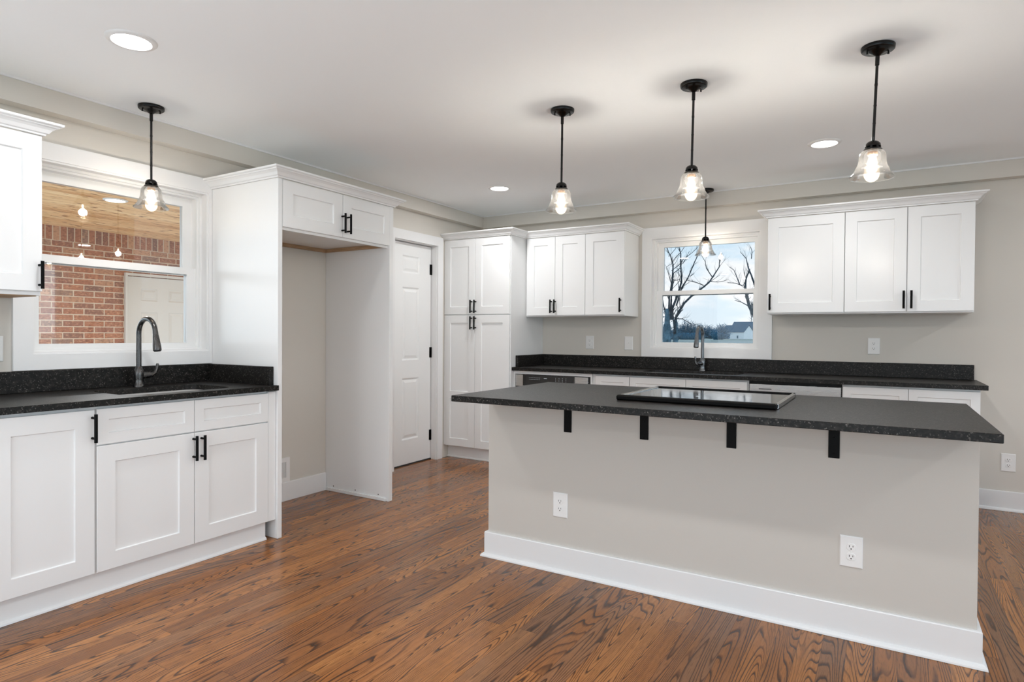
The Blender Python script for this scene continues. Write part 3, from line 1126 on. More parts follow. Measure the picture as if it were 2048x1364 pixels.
t = thing('oven_cabinet', 'white base cabinet frame around the built-in oven', 'cabinet', (-2.54, 5.21, 0))
b = BM()
BF.box(b, -2.936, -2.152, 0.846, 0.8755, -0.53, 0.018)
BF.box(b, -2.936, -2.922, 0.12, 0.846, -0.53, 0.018)
BF.box(b, -2.166, -2.152, 0.12, 0.846, -0.53, 0.018)
BF.box(b, -2.936, -2.152, 0.118, 0.135, -0.53, 0.018)
obj('cabinet_body', b, 'cabinet_paint', t)
toe_kick(t, -2.936, -2.152, BF, 0.05, 0.112)
t = thing('oven', 'stainless built-in oven with black control glass under the back counter', 'oven', (-2.54, 5.15, 0.14))
b = BM(); BF.box(b, -2.918, -2.170, 0.140, 0.843, -0.50, 0.010)
obj('oven_body', b, 'gap_dark', t)
b = BM(); BF.box(b, -2.915, -2.186, 0.735, 0.841, 0.010, 0.026, 0.001)
cpn = obj('control_panel', b, 'stainless', t)
b = BM(); BF.box(b, -2.833, -2.313, 0.742, 0.840, 0.0262, 0.029)
gls = obj('control_glass', b, 'ceramic_glass', t, 'black touch control glass')
def mark(u0, u1, z0, z1):
    obj('glass_mark', BF.box(BM(), u0, u1, z0, z1, 0.0291, 0.0294), 'panel_print_glow', gls)


for i in range(7):
    for j in range(2):
        u = -2.768 + i * 0.017
        mark(u, u + (0.006 if i == 0 else 0.010), 0.815 - j * 0.016, 0.8175 - j * 0.016)
for i in range(4):
    for j in range(3):
        u = -2.50 + i * 0.034
        mark(u, u + 0.005, 0.818 - j * 0.014, 0.822 - j * 0.014)
mark(-2.615, -2.585, 0.812, 0.816)
b = BM(); BF.box(b, -2.915, -2.186, 0.145, 0.722, 0.010, 0.040, 0.003)
dr = obj('oven_door', b, 'stainless', t)
b = BM(); BF.box(b, -2.83, -2.27, 0.24, 0.62, 0.0402, 0.042)
obj('door_window', b, 'ceramic_glass', dr)
b = BM()
tube(b, [BF.P(-2.87, 0.685, 0.085), BF.P(-2.23, 0.685, 0.085)], 0.011, 14)
for u in (-2.84, -2.26): tube(b, [BF.P(u, 0.685, 0.04), BF.P(u, 0.685, 0.085)], 0.009, 10)
obj('handle', b, 'stainless', dr, smooth=40)

t = thing('dishwasher', 'stainless dishwasher with a dark gap above it under the back counter', 'dishwasher', (-0.562, 5.2, 0))
b = BM(); BF.box(b, -0.872, -0.2515, 0.10, 0.8745, -0.53, -0.02)
obj('dishwasher_body', b, 'gap_dark', t)
b = BM(); BF.box(b, -0.868, -0.2555, 0.125, 0.852, -0.018, 0.018, 0.003)
dd = obj('door', b, 'stainless', t)
b = BM(); BF.box(b, -0.800, -0.712, 0.812, 0.818, 0.0181, 0.0187)
obj('vent_slot', b, 'slot_black', dd)
b = BM()
tube(b, [BF.P(-0.82, 0.765, 0.055), BF.P(-0.30, 0.765, 0.055)], 0.010, 14)
for u in (-0.80, -0.32): tube(b, [BF.P(u, 0.765, 0.018), BF.P(u, 0.765, 0.055)], 0.008, 10)
obj('handle', b, 'stainless', dd, smooth=40)
b = BM(); BF.box(b, -0.868, -0.2555, 0.002, 0.098, -0.09, -0.07)
obj('kick_plate', b, 'gap_dark', t)

t = thing('countertop', 'long dark granite countertop with backsplash along the back wall', 'countertop', (-1.19, 5.18, 0.876))
obj('worktop', slab([(-2.935, 4.878), (0.566, 4.878), (0.566, BY - 0.002), (-2.935, BY - 0.002)], 0.876, 0.906, rrect(-1.745, -0.965, 4.985, 5.335, 0.08)), 'granite', t)
obj('backsplash', bx(-2.935, 0.550, 5.456, BY - 0.002, 0.9065, 1.013, 0.002), 'granite', t)
obj('backsplash', bx(-2.935, -2.907, 4.945, 5.4555, 0.9065, 1.013, 0.002), 'granite', t, 'short side backsplash against the pantry')
sink('sink', 'undermount sink in the granite below the back window', -1.748, -0.962, 4.982, 5.338, 0.8755)
faucet('faucet', 'grey gooseneck pull-down faucet in front of the back window', (-1.335, 5.392, 0.9065), (-0.04, -1, 0), (-0.35, -0.94, 0), 'slate_metal')

# ================================================================== ISLAND
t = thing('kitchen_island', 'greige kitchen island with white baseboard and black steel brackets', 'island', (-0.77, 3.16, 0))
IX0, IX1, IY0, IY1 = -1.845, 0.305, 2.83, 3.475
obj('island_body', bx(IX0, IX1, IY0, IY1, 0.001, 0.8745), 'wall_paint_shaded', t)


def sweep_loop(prof, closed_pts):
    bm = BM()
    n = len(closed_pts)
    P = [Vector((p[0], p[1])) for p in closed_pts]
    rs = []
    for i in range(n):
        a = (P[i] - P[i - 1]).normalized(); b_ = (P[(i + 1) % n] - P[i]).normalized()
        na, nb = Vector((a.y, -a.x)), Vector((b_.y, -b_.x))
        s = (na + nb).normalized(); s = s / s.dot(na)
        rs.append([bm.verts.new((P[i].x + s.x * d, P[i].y + s.y * d, z)) for d, z in prof])
    for i in range(n):
        A, B = rs[i], rs[(i + 1) % n]
        for k in range(len(prof)):
            k2 = (k + 1) % len(prof)
            bm.faces.new((A[k], A[k2], B[k2], B[k]))
    return bm


LOOP = [(IX0, IY0), (IX1, IY0), (IX1, IY1), (IX0, IY1)]
obj('baseboard', sweep_loop([(0, 0.001), (0.016, 0.001), (0.016, 0.130), (0.013, 0.134), (0, 0.134)], LOOP), 'trim_paint', t)
obj('shoe_molding', sweep_loop([(0.0162, 0.001), (0.033, 0.001), (0.032, 0.008), (0.027, 0.015), (0.019, 0.019), (0.0162, 0.019)], LOOP), 'trim_paint', t)
for xc in (-1.368, -0.968, -0.571, -0.170):
    b = BM()
    box(b, xc - 0.0205, xc + 0.0205, IY0 - 0.0065, IY0 - 0.0005, 0.718, 0.8742, 0.001)
    box(b, xc - 0.0205, xc + 0.0205, 2.545, IY0 - 0.0065, 0.8680, 0.8742, 0.001)
    for zz in (0.735, 0.80):
        lathe(b, (xc, IY0 - 0.0065, zz), [(0, 0.0015), (0.0035, 0.0015), (0.004, 0)], 10, axis=(0, -1, 0))
    obj('support_bracket', b, 'black_metal', t, 'black steel angle bracket')
IFc = Face('N', IY1)
for a, c in ((-1.80, -1.30), (-1.295, -0.80), (-0.74, -0.24), (-0.235, 0.26)):
    add_door(IFc, t, a, c, 0.15, 0.69)
    add_door(IFc, t, a, c, 0.696, 0.86, name='drawer_front', fr=0.05)

t = obj('island_countertop', bx(-1.850, 0.330, 2.489, 3.535, 0.875, 0.905, 0.002), 'granite')
tag(t, 'dark leathered granite slab on top of the kitchen island', 'countertop')

t = thing('cooktop', 'black glass cooktop with steel edge trims on the island', 'cooktop', (-0.73, 3.06, 0.905))
obj('glass_top', bx(-1.062, -0.392, 2.790, 3.345, 0.9055, 0.924, 0.001), 'ceramic_glass', t)
b = BM()
box(b, -1.082, -0.380, 2.752, 2.7895, 0.9056, 0.930, 0.006)
obj('front_trim', b, 'black_metal', t, 'glossy dark front edge')
for x0, x1 in ((-1.080, -1.0625), (-0.3915, -0.375)):
    b = BM(); box(b, x0, x1, 2.790, 3.346, 0.9056, 0.928, 0.003)
    box(b, x0 + 0.006, x1 - 0.006, 2.79, 3.346, 0.927, 0.930)
    obj('side_trim', b, 'polished_steel', t)
obj('back_trim', bx(-1.080, -0.375, 3.3465, 3.362, 0.9056, 0.930, 0.003), 'black_metal', t)
obj('glass_mark', bx(-0.762, -0.742, 2.955, 2.985, 0.9241, 0.9246), 'stainless', t, 'small grey square mark')  # thin grey square laid flat on the glass

# ================================================================== OUTLETS AND SWITCHES


def outlet(F, u, zc, label, group='duplex outlets', w=0.082, h=0.126):
    F = Face(F.side, F.p)
    t = thing('outlet', label, 'outlet', F.P(u, zc - h / 2, 0), group)
    b = BM()
    loft(b, [rect(F, u - w / 2, u + w / 2, zc - h / 2, zc + h / 2, 0.0005), rect(F, u - w / 2, u + w / 2, zc - h / 2, zc + h / 2, 0.003),
             rect(F, u - w / 2, u + w / 2, zc - h / 2, zc + h / 2, 0.0062, 0.004)], True, True)
    obj('wall_plate', b, 'plate_plastic', t)
    for s in (1, -1):
        c = zc + s * 0.0195
        lp = []
        for k in range(24):
            a = 2 * math.pi * k / 24
            lp.append((math.cos(a) * 0.0172, max(-0.0142, min(0.0142, math.sin(a) * 0.0172))))
        b = BM()
        loft(b, [[F.P(u + p, c + q, 0.0058) for p, q in lp], [F.P(u + p, c + q, 0.0078) for p, q in lp], [F.P(u + p * 0.95, c + q * 0.95, 0.0084) for p, q in lp]], True, True)
        r = obj('receptacle', b, 'plate_plastic', t)
        b = BM()
        F.box(b, u - 0.0075, u - 0.0053, c - 0.001, c + 0.0075, 0.0080, 0.0087)
        F.box(b, u + 0.0053, u + 0.0075, c + 0.0, c + 0.0070, 0.0080, 0.0087)
        lathe(b, F.P(u, c - 0.0070, 0.0080), [(0, 0.0007), (0.0027, 0.0007), (0.0027, 0)], 12, axis=F.n())
        obj('slots', b, 'slot_black', r)
    b = BM(); lathe(b, F.P(u, zc, 0.006), [(0, 0.0016), (0.0028, 0.0012), (0.0034, 0)], 12, axis=F.n())
    obj('screw', b, 'plate_plastic', t)
    return t


def switch(F, u, zc, label, w=0.082, h=0.126):
    t = thing('light_switch', label, 'light switch', F.P(u, zc - h / 2, 0))
    b = BM()
    loft(b, [rect(F, u - w / 2, u + w / 2, zc - h / 2, zc + h / 2, 0.0005), rect(F, u - w / 2, u + w / 2, zc - h / 2, zc + h / 2, 0.003),
             rect(F, u - w / 2, u + w / 2, zc - h / 2, zc + h / 2, 0.0062, 0.004)], True, True)
    obj('wall_plate', b, 'plate_plastic', t)
    b = BM()
    F.box(b, u - 0.0055, u + 0.0055, zc - 0.012, zc + 0.012, 0.006, 0.0075)
    F.box(b, u - 0.0035, u + 0.0035, zc - 0.001, zc + 0.009, 0.0075, 0.017, 0.001)
    obj('toggle', b, 'plate_plastic', t)
    return t


outlet(FB, -2.425, 1.136, 'white duplex outlet above the back counter near the pantry')
switch(FB, -2.034, 1.133, 'white toggle switch above the back counter, just left of the back window')
outlet(FB, -0.068, 1.138, 'white duplex outlet above the back counter, right of the back window')
outlet(FB, 0.752, 0.337, 'white duplex outlet low on the back wall past the end of the counter')
FI = Face('S', IY0)
outlet(FI, -1.407, 0.342, 'white duplex outlet near the left end of the island front')
outlet(FI, -0.104, 0.348, 'white duplex outlet near the right end of the island front')
outlet(FL, 1.268, 1.125, 'white wall plate cut by the left edge, above the left counter')


# ================================================================== CEILING LIGHTS
def downlight(name, label, x, y, zc, watts, group='recessed ceiling lights'):
    t = thing(name, label, 'ceiling light', (x, y, zc), group)
    b = BM(); lathe(b, (x, y, zc), [(0.072, -0.004), (0.076, -0.010), (0.090, -0.008), (0.097, -0.002), (0.097, 0.0)], 40)
    obj('trim_ring', b, 'plate_plastic', t, smooth=50)
    b = BM(); lathe(b, (x, y, zc), [(0.0, -0.0062), (0.05, -0.0058), (0.072, -0.0045)], 40)
    obj('lens', b, 'lamp_lens', t, smooth=80)
    ld = bpy.data.lights.new('downlight', 'AREA')
    ld.shape = 'DISK'; ld.size = 0.14; ld.energy = watts; ld.color = (0.98, 0.99, 1.0)
    lo = bpy.data.objects.new('lamp_light', ld)
    COL.objects.link(lo); lo.parent = t; lo.location = (0, 0, -0.014)
    return t


downlight('recessed_light', 'round recessed ceiling light nearest the camera, above the left counter', -2.73, 1.415, CZ, DOWNLIGHT_W * 1.3)
downlight('recessed_light', 'round recessed ceiling light in front of the pantry corner', -2.785, 4.41, CZ, DOWNLIGHT_W * 1.8)
downlight('recessed_light', 'round recessed ceiling light between the middle and right island pendants', -0.34, 4.40, CZ, DOWNLIGHT_W)
for x, y in ((-0.34, 1.415), (2.10, 4.40), (2.10, 1.415), (-2.73, -1.55), (-0.34, -1.55), (2.10, -1.55)):
    downlight('recessed_light', 'round recessed ceiling light outside the view, toward the open room', x, y, CZ, DOWNLIGHT_W * 2.2)


def pendant(label):
    t = thing('pendant_light', label, 'pendant light', (0, 0, 0), 'glass bell pendant lights')
    b = BM()
    lathe(b, (0, 0, 0), [(0.0, -0.040), (0.008, -0.040), (0.013, -0.037), (0.020, -0.031), (0.031, -0.0235), (0.040, -0.020), (0.054, -0.019),
                         (0.0600, -0.018), (0.0635, -0.0145), (0.0645, -0.006), (0.0645, -0.0005), (0.0, -0.0005)], 40)
    c = obj('canopy', b, 'bronze_metal', t, smooth=50)
    for a in (0.6, 0.6 + math.pi):
        b = BM(); lathe(b, (0.042 * math.cos(a), 0.042 * math.sin(a), -0.0195), [(0.003, 0.0), (0.003, -0.008), (0.0045, -0.009), (0.0045, -0.012), (0, -0.013)], 10)
        obj('canopy_screw', b, 'bronze_metal', c)
    b = BM()
    tube(b, [(0, 0, -0.038), (0, 0, -0.044)], 0.0055, 12)
    tube(b, [(0, 0, -0.042), (0, 0, -0.078)], 0.0085, 12)
    tube(b, [(0, 0, -0.076), (0, 0, -0.400)], 0.0058, 12)
    for z in (-0.155, -0.160, -0.245, -0.32): tube(b, [(0, 0, z), (0, 0, z - 0.004)], 0.0066, 12)
    obj('rod', b, 'bronze_metal', t, smooth=40)
    b = BM()
    lathe(b, (0, 0, 0), [(0.0, -0.396), (0.010, -0.396), (0.020, -0.400), (0.0275, -0.408), (0.0295, -0.418), (0.0295, -0.420)], 28)
    lathe(b, (0, 0, 0), [(0.0295, -0.427), (0.0315, -0.428), (0.036, -0.433), (0.036, -0.436), (0.030, -0.436), (0.0, -0.436)], 28)
    for k in range(8):
        a = 2 * math.pi * k / 8
        p = Vector((0.0285 * math.cos(a), 0.0285 * math.sin(a), 0))
        q = Vector((-math.sin(a), math.cos(a), 0)) * 0.004
        loft(b, [[p - q + Vector((0, 0, -0.419)), p + q + Vector((0, 0, -0.419)), p + q + Vector((0, 0, -0.429)), p - q + Vector((0, 0, -0.429))],
                 [p * 1.05 - q + Vector((0, 0, -0.419)), p * 1.05 + q + Vector((0, 0, -0.419)), p * 1.05 + q + Vector((0, 0, -0.429)), p * 1.05 - q + Vector((0, 0, -0.429))]], True, True)
    obj('shade_cap', b, 'bronze_metal', t, smooth=40)
    b = BM()
    lathe(b, (0, 0, 0), [(0.0, -0.437), (0.0195, -0.437), (0.0195, -0.455), (0.017, -0.458), (0.0, -0.458)], 24)
    obj('socket', b, 'socket_brass', t, smooth=40)
    b = BM()
    out = [(0.033, -0.4365), (0.042, -0.4405), (0.0485, -0.449), (0.0515, -0.462), (0.0525, -0.478), (0.0545, -0.492), (0.0585, -0.504), (0.0640, -0.513),
           (0.0655, -0.5165), (0.0650, -0.520), (0.0665, -0.524), (0.0730, -0.534), (0.0805, -0.5425), (0.0855, -0.5475), (0.0870, -0.5500)]
    inn = [(r - 0.0022, z - 0.0006) for r, z in out[::-1]]
    lathe(b, (0, 0, 0), out + [(0.0865, -0.5525), (0.0850, -0.5525)] + inn, 48)
    obj('glass_shade', b, 'shade_glass', t, smooth=80)
    b = BM()
    lathe(b, (0, 0, 0), [(0.0125, -0.456), (0.0150, -0.468), (0.0215, -0.490), (0.0285, -0.512), (0.0305, -0.530), (0.0285, -0.547), (0.0215, -0.560), (0.010, -0.568), (0.0, -0.570)], 32)
    bl = obj('bulb', b, 'bulb_glass', t, smooth=80)
    b = BM()
    for k in range(6):
        a = 2 * math.pi * k / 6
        tube(b, [(0.006 * math.cos(a), 0.006 * math.sin(a), -0.478), (0.011 * math.cos(a + 0.5), 0.011 * math.sin(a + 0.5), -0.538)], 0.0011, 6)
    tube(b, [(0, 0, -0.458), (0, 0, -0.475)], 0.004, 8)
    obj('filament', b, 'filament', bl)
    ld = bpy.data.lights.new('bulb_light', 'POINT')
    ld.energy = PENDANT_W; ld.shadow_soft_size = 0.022; ld.color = (1.0, 0.99, 0.975)
    lo = bpy.data.objects.new('bulb_light', ld)
    COL.objects.link(lo); lo.parent = t; lo.location = (0, 0, -0.505)
    return t


p0 = pendant('glass bell pendant on a black rod, leftmost of the three over the island')
p0.location = (-1.520, 3.045, CZ); p0.rotation_euler = (0, math.radians(0.4), 0)
copy_tree(p0, (-0.811, 3.055, CZ), 'glass bell pendant on a black rod, middle of the three over the island', (0, math.radians(0.9), 0.3))
copy_tree(p0, (-0.037, 3.050, CZ), 'glass bell pendant on a black rod, rightmost of the three and nearest the camera', (0, math.radians(1.9), -0.2))
pl = copy_tree(p0, (-3.440, 1.886, CZ), 'glass bell pendant on a black rod in front of the left window', (0, 0, 0.5))
pb = copy_tree(p0, (-1.302, 5.320, CZ), 'glass bell pendant on a black rod in front of the back window', (0, 0, 1.2))
for q in (pl, pb):                # the two sink pendants burn dimmer
    for ch in q.children:
        if ch.type == 'LIGHT':
            ch.data = ch.data.copy(); ch.data.energy = PENDANT_W * 0.35

# ================================================================== PORCH OUTSIDE THE LEFT WINDOW
PX = -7.80
struct('floor_porch', bx(PX, LX - 0.181, -3.0, 9.0, -0.25, -0.15), 'concrete')
struct('wall_porch', bx(PX - 0.2, PX, 2.3, 9.0, -0.25, 2.21), 'brick')
struct('trim_3', bx(PX - 0.2, PX + 0.001, 2.3, 9.0, 2.2105, 2.52), 'brick_soldier')
struct('ceiling_porch', bx(PX + 0.001, LX - 0.181, 0.3, 9.0, 2.366, 2.45), 'pine_boards')
struct('trim_4', bx(LX - 0.20, LX - 0.1805, 0.3, 9.0, 2.2, 2.366), 'trim_paint')
PFc = Face('E', PX)
root = bpy.data.objects.new('door_2', None)
COL.objects.link(root); root.location = (PX, 4.42, -0.15); root['kind'] = 'structure'
FP2 = Face('E', PX - 0.035)
pz = -0.15
pans = []
for a, c in ((4.145, 4.350), (4.485, 4.690)):
    pans += [(a, c, pz + 0.24, pz + 0.80), (a, c, pz + 0.99, pz + 1.60), (a, c, pz + 1.735, pz + 1.890)]
obj('door_slab', panel_door(FP2, 3.985, 4.850, pz + 0.01, pz + 2.025, pans, 0.045), 'exterior_door_paint', root)
b = ring(BM(), PFc, (3.955, 4.880, pz, pz + 2.065), (3.980, 4.855, pz, pz + 2.035), 0.001, 0.035)
obj('door_frame', b, 'exterior_door_paint', root)
ld = bpy.data.lights.new('porch_fill', 'AREA')   # added fill lamp facing up, standing in for daylight off the porch floor
ld.shape = 'RECTANGLE'; ld.size = 3.4; ld.size_y = 8.0; ld.energy = 16.0
lo = bpy.data.objects.new('porch_fill', ld)
COL.objects.link(lo); lo.location = (-5.85, 3.0, -0.12); lo.rotation_euler = (math.pi, 0, 0)
downlight('porch_light', 'round recessed light in the pine porch ceiling outside the left window', -5.80, 2.87, 2.366, PORCH_W, 'porch ceiling lights')
for y in (5.9,):
    ld = bpy.data.lights.new('porch_fill', 'AREA')   # second fill lamp added at the same spot, also facing up
ld.shape = 'RECTANGLE'; ld.size = 3.4; ld.size_y = 8.0; ld.energy = 16.0
lo = bpy.data.objects.new('porch_fill', ld)
COL.objects.link(lo); lo.location = (-5.85, 3.0, -0.12); lo.rotation_euler = (math.pi, 0, 0)
downlight('porch_light', 'round recessed light in the pine porch ceiling, hidden from the window view', -5.80, y, 2.366, PORCH_W, 'porch ceiling lights')

# ================================================================== FIELD, TREES AND BARNS BEHIND THE BACK WINDOW
struct('ground', bx(-500, 400, -60, 700, -0.9, -0.6), 'field_grass')
RT = Vector((cy, -sy, 0))         # sideways direction seen from the kitchen
FW = Vector((sy, cy, 0))


def twig(bm, p, d, ln, r, depth, rnd):
    pts = [p]
    rad = [r]
    n = 3
    dd = d.copy()
    for k in range(n):
        dd = (dd + Vector((rnd.uniform(-1, 1), rnd.uniform(-1, 1), rnd.uniform(-0.5, 0.8))) * 0.22).normalized()
        pts.append(pts[-1] + dd * ln / n)
        rad.append(r * (1 - 0.6 * (k + 1) / n))
    tube(bm, pts, rad, 5, False)
    if depth > 0:
        for k in range(rnd.choice((2, 3))):
            i = rnd.randint(1, n)
            nd = (dd + Vector((rnd.uniform(-1, 1), rnd.uniform(-1, 1), rnd.uniform(-0.2, 0.9))) * 0.8).normalized()
            twig(bm, pts[i], nd, ln * rnd.uniform(0.5, 0.75), rad[i] * 0.65, depth - 1, rnd)


def hand_tree(name, label, cat, base, unit, stems, trunk_mat, seed, ivy=None):
    """stems on a side-by-side grid of (across, up, r0, r1); depth spread is random"""
    rnd = random.Random(seed)
    t = thing(name, label, cat, base, None)
    B = Vector(base)
    b = BM()
    for st in stems:
        r0, r1, pts = st[0], st[1], st[2]
        dv = rnd.uniform(-1, 1)
        P = []
        for k, (a, h) in enumerate(pts):
            f = k / max(1, len(pts) - 1)
            P.append(B + RT * a * unit + FW * (dv * 1.2 * f) + Vector((0, 0, h * unit + 1.815)))
        R = [(r0 + (r1 - r0) * k / max(1, len(P) - 1)) for k in range(len(P))]
        tube(b, P, [q * 0.72 for q in R], 7, False)
        for k in range(1, len(P)):
            for q in range(2):
                d = ((P[k] - P[k - 1]).normalized() + Vector((rnd.uniform(-1, 1), rnd.uniform(-1, 1), rnd.uniform(0, 0.8))) * 0.7).normalized()
                twig(b, P[k - 1].lerp(P[k], rnd.random()), d, rnd.uniform(0.35, 1.0), R[k] * 0.32, 1, rnd)
    obj('branches', b, trunk_mat, t)
    if ivy:
        b = BM()
        for (a, h0, h1, rr) in ivy:
            n = 14
            pts = [B + RT * a * unit + Vector((0, 0, 0)) + Vector((0, 0, (h0 + (h1 - h0) * k / n) * unit + 1.815)) for k in range(n + 1)]
            tube(b, pts, [rr * rnd.uniform(0.82, 1.15) * (1 - 0.6 * (k / n) ** 3) for k in range(n + 1)], 10)
            for k in range(140):
                q = rnd.uniform(0, 1); an = rnd.uniform(0, 6.28)
                p = pts[0].lerp(pts[-1], q) + Vector((math.cos(an), math.sin(an), 0)) * rr * 0.95
                s = rnd.uniform(0.05, 0.12)
                d1 = Vector((rnd.uniform(-1, 1), rnd.uniform(-1, 1), rnd.uniform(-1, 1))).normalized() * s
                d2 = Vector((rnd.uniform(-1, 1), rnd.uniform(-1, 1), rnd.uniform(-1, 1))).normalized() * s
                b.faces.new([b.verts.new(p), b.verts.new(p + d1), b.verts.new(p + d1 + d2), b.verts.new(p + d2)])
        obj('ivy_trunk', b, 'ivy_bark', t, 'ivy covered lower trunk', keep=True)
    return t


def S(px0, py0, pts):
    return [(a - px0, py0 - b_) for a, b_ in pts]


def spot(a, D):
    """place D metres out, on the sight line a units right of the view axis"""
    v = FW * D + RT * (a * D / FPX)
    return (v.x, v.y, -0.6)


U = 45 / FPX
A0 = 1343
stemsA = [
    (0.10, 0.035, [(1336, 640), (1337, 610), (1337, 590), (1339, 579), (1341, 559), (1342, 531), (1336, 514), (1331, 506), (1326, 492)]),
    (0.035, 0.02, [(1342, 526), (1348, 516), (1355, 508), (1362, 495)]),
    (0.03, 0.02, [(1336, 514), (1350, 498), (1356, 488)]),
    (0.035, 0.02, [(1342, 570), (1336, 552), (1329, 536), (1341, 528)]),
    (0.10, 0.035, [(1340, 640), (1341, 614), (1342, 590), (1344, 559), (1346, 547), (1360, 536)]),
    (0.04, 0.02, [(1342, 542), (1357, 531), (1367, 519), (1383, 507), (1394, 498), (1402, 490)]),
    (0.035, 0.025, [(1345, 560), (1352, 561), (1364, 557)]),
    (0.13, 0.035, [(1343, 640), (1345, 617), (1356, 590), (1360, 578), (1365, 563), (1365, 547), (1364, 525), (1365, 506), (1362, 493), (1360, 478)]),
    (0.04, 0.02, [(1364, 528), (1374, 515), (1384, 500)]),
    (0.08, 0.03, [(1352, 612), (1363, 579), (1379, 553), (1393, 522), (1401, 508), (1410, 490)]),
    (0.04, 0.015, [(1379, 553), (1390, 547), (1396, 543)]),
    (0.16, 0.03, [(1349, 690), (1350, 653), (1351, 636), (1355, 627), (1367, 607), (1383, 591), (1398, 580), (1415, 566), (1423, 554), (1435, 535), (1435, 525), (1439, 508)]),
    (0.05, 0.02, [(1423, 554), (1410, 537), (1407, 525), (1399, 514)]),
    (0.045, 0.02, [(1406, 571), (1392, 566), (1379, 563), (1369, 562)]),
    (0.04, 0.01, [(1418, 563), (1430, 564), (1445, 563), (1456, 558)]),
    (0.07, 0.05, [(1334, 640), (1328, 613), (1325, 591), (1318, 560)]),
    (0.05, 0.02, [(1354, 638), (1367, 638), (1383, 645), (1396, 652)]),
    (0.12, 0.06, [(1352, 690), (1352, 660), (1350, 628), (1349, 600)]),
]
hand_tree('bare_tree', 'big bare tree with ivy covered trunk at the left of the back window view', 'tree', spot(A0 - 1024, 45), U,
          [(r0, r1, S(A0, 670, p)) for r0, r1, p in stemsA], 'bark', 3, ivy=[(-9, -50, 52, 0.31), (8, -50, 34, 0.20)])
U = 40 / FPX
stemsB = [
    (0.20, 0.05, [(1545, 720), (1520, 668), (1507, 637), (1495, 615), (1490, 600), (1485, 586), (1484, 572), (1484, 562), (1490, 543)]),
    (0.05, 0.02, [(1495, 614), (1480, 607), (1466, 604)]),
    (0.05, 0.03, [(1489, 596), (1496, 590), (1503, 586)]),
    (0.04, 0.02, [(1484, 574), (1475, 568), (1464, 566)]),
    (0.04, 0.02, [(1500, 625), (1497, 640), (1490, 648)]),
    (0.05, 0.02, [(1478, 572), (1477, 558), (1474, 541), (1468, 533)]),
    (0.04, 0.02, [(1500, 622), (1508, 616), (1520, 615)]),
    (0.10, 0.02, [(1530, 690), (1520, 600), (1507, 553), (1502, 534), (1501, 517), (1491, 502)]),
    (0.04, 0.02, [(1501, 520), (1504, 505), (1503, 495)]),
]
hand_tree('bare_tree', 'bare tree leaning in from the right of the back window view', 'tree', spot(1530 - 1024, 40), U,
          [(r0, r1, S(1530, 673, p)) for r0, r1, p in stemsB], 'bark', 8)


def scrub(name, label, cat, base, w_, h_, dens, mt, seed, r=0.10):
    rnd = random.Random(seed)
    B = Vector(base)
    b = BM()
    for k in range(dens):
        a = rnd.uniform(-0.25, 0.25) * w_
        an = rnd.uniform(0, 2 * math.pi)
        el = rnd.uniform(0.1, 1.45)
        d = Vector((math.cos(an) * math.cos(el), math.sin(an) * math.cos(el), math.sin(el)))
        p = B + RT * a + Vector((0, 0, rnd.uniform(0.0, h_ * 0.35)))
        q = p + Vector((d.x * w_ * 0.42, d.y * w_ * 0.42, d.z * h_ * 0.65)) * rnd.uniform(0.6, 1.0)
        mid = p.lerp(q, 0.5) + Vector((rnd.uniform(-1, 1), rnd.uniform(-1, 1), rnd.uniform(0, 1))) * 0.08 * w_
        tube(b, [p, mid, q], [r * 1.3, r, r * 0.5], 4, False)
        for z in range(3):
            s0 = p.lerp(q, rnd.uniform(0.4, 1.0))
            e0 = s0 + Vector((rnd.uniform(-1, 1), rnd.uniform(-1, 1), rnd.uniform(-0.3, 1))) * 0.16 * h_
            tube(b, [s0, e0], [r * 0.7, r * 0.35], 4, False)
    # thick lower growth
    for k in range(dens // 3):
        c = B + RT * rnd.uniform(-0.4, 0.4) * w_ + FW * rnd.uniform(-1, 1) + Vector((0, 0, rnd.uniform(0.05, 0.30) * h_))
        m_ = Matrix.Translation(c) @ Matrix.Diagonal((rnd.uniform(0.05, 0.10) * w_, 0.07 * w_, rnd.uniform(0.05, 0.11) * h_, 1))
        bmesh.ops.create_icosphere(b, subdivisions=1, radius=1.0, matrix=m_)
    o = obj(name, b, mt, keep=True)
    o['label'] = label; o['category'] = cat; o['group'] = 'far trees behind the field'
    return o


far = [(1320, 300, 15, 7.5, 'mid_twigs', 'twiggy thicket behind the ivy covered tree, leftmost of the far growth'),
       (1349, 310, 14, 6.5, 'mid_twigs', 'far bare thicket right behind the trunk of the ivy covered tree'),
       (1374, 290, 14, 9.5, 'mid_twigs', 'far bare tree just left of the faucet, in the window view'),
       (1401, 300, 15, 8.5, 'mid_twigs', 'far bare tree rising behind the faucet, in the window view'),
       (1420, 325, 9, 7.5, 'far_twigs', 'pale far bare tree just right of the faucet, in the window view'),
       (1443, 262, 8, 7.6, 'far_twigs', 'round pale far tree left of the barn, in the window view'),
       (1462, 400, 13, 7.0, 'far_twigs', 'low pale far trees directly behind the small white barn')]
for i, (a, D, ww, hh, mt_, lb) in enumerate(far):
    scrub('far_tree', lb, 'tree', spot(a - 1024, D), ww, hh, 150, mt_, 20 + i)


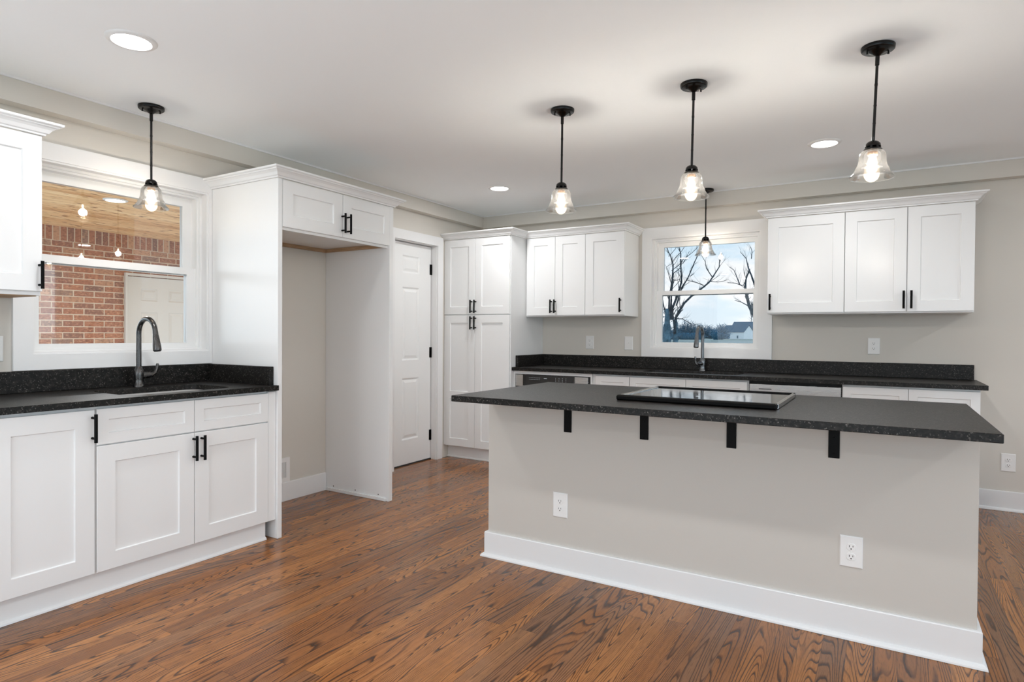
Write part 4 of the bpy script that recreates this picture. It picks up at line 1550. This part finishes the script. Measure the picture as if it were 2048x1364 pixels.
def hedge(label, a0, a1, D, h_, seed, mt_='hedge_leaf'):
    rnd = random.Random(seed)
    p0_, p1_ = Vector(spot(a0 - 1024, D)), Vector(spot(a1 - 1024, D))
    L = (p1_ - p0_).length
    d = (p1_ - p0_).normalized()
    b = BM()
    n = max(4, int(L / 0.8))
    for k in range(n):
        c = p0_ + d * (L * (k + 0.5) / n) + Vector((0, 0, h_ * 0.45))
        s = rnd.uniform(0.85, 1.15)
        m_ = Matrix.Translation(c) @ Matrix.Diagonal((0.9, 0.9, h_ * 0.55 * s, 1))
        bmesh.ops.create_icosphere(b, subdivisions=2, radius=1.0, matrix=m_)
    for v in b.verts:
        v.co += Vector((rnd.uniform(-1, 1), rnd.uniform(-1, 1), rnd.uniform(-1, 1))) * 0.12
    o = obj('hedge', b, mt_, keep=True)
    tag(o, label, 'hedge')
    return o


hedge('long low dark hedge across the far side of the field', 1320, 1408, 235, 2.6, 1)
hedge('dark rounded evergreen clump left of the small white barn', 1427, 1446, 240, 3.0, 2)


def barn(name, label, a, D, wid, dep, eave, peak, ang, door=True):
    """gabled barn; gable end faces the kitchen, turned by ang"""
    base = Vector(spot(a - 1024, D))
    t = thing(name, label, 'barn', base)
    fw = (FW * math.cos(ang) + RT * math.sin(ang)); rt = (RT * math.cos(ang) - FW * math.sin(ang))

    def P(u, v, z): return base + rt * u + fw * v + Vector((0, 0, z))
    b = BM()
    prof = [(-wid / 2, 0), (wid / 2, 0), (wid / 2, eave), (0, peak), (-wid / 2, eave)]
    loft(b, [[P(u, 0, z) for u, z in prof], [P(u, dep, z) for u, z in prof]], True, True)
    obj('walls', b, 'barn_siding', t)
    b = BM()
    for s in (-1, 1):
        o = 0.35
        q = [(0, peak + 0.02), (s * (wid / 2 + o), eave - (peak - eave) * o / (wid / 2) + 0.02)]
        q2 = [(u, z + 0.18) for u, z in q]
        A = [P(q[0][0], -0.3, q[0][1]), P(q[1][0], -0.3, q[1][1]), P(q2[1][0], -0.3, q2[1][1]), P(q2[0][0], -0.3, q2[0][1])]
        Bq = [v + fw * (dep + 0.6) for v in A]
        loft(b, [A, Bq], True, True)
    obj('roof', b, 'roof_shingle', t)
    if door:
        b = BM()
        for (v0, v1, z1) in ((dep * 0.25, dep * 0.31, 1.6), (dep * 0.74, dep * 0.80, 1.4)):
            pp = [P(-wid / 2 - 0.05, v0, 0.3), P(-wid / 2 - 0.05, v1, 0.3), P(-wid / 2 - 0.05, v1, z1), P(-wid / 2 - 0.05, v0, z1)]
            loft(b, [pp, [v - rt * 0.04 for v in pp]], True, True)
        obj('side_opening', b, 'hedge_leaf', t, 'dark side doorway')
    return t


barn('barn', 'small white gabled barn with grey roof at the right of the back window view', 1497.5, 290, 7.6, 12, 3.4, 6.4, -0.62)
barn('barn', 'larger barn with a dark roof behind the small white one', 1512, 345, 13, 12, 5.0, 9.2, -0.9, False)
b = BM()
c0 = Vector(spot(1449 - 1024, 286))
for q in ((-1.4, 1.3),):
    A = [c0 + RT * q[0] + Vector((0, 0, 1.7)), c0 + RT * q[1] + Vector((0, 0, 3.0)), c0 + RT * q[1] + Vector((0, 0, 1.9)), c0 + RT * q[0] + Vector((0, 0, 1.5))]
    loft(b, [A, [v + FW * 4 for v in A]], True, True)
for q in (-1.2, 1.2):
    m0 = c0 + RT * q + FW * 0.5
    box(b, m0.x - 0.1, m0.x + 0.1, m0.y - 0.1, m0.y + 0.1, -0.6, 1.7)
tag(obj('shed_roof', b, 'barn_siding'), 'open lean-to with a bright white roof beside the small white barn', 'shed')
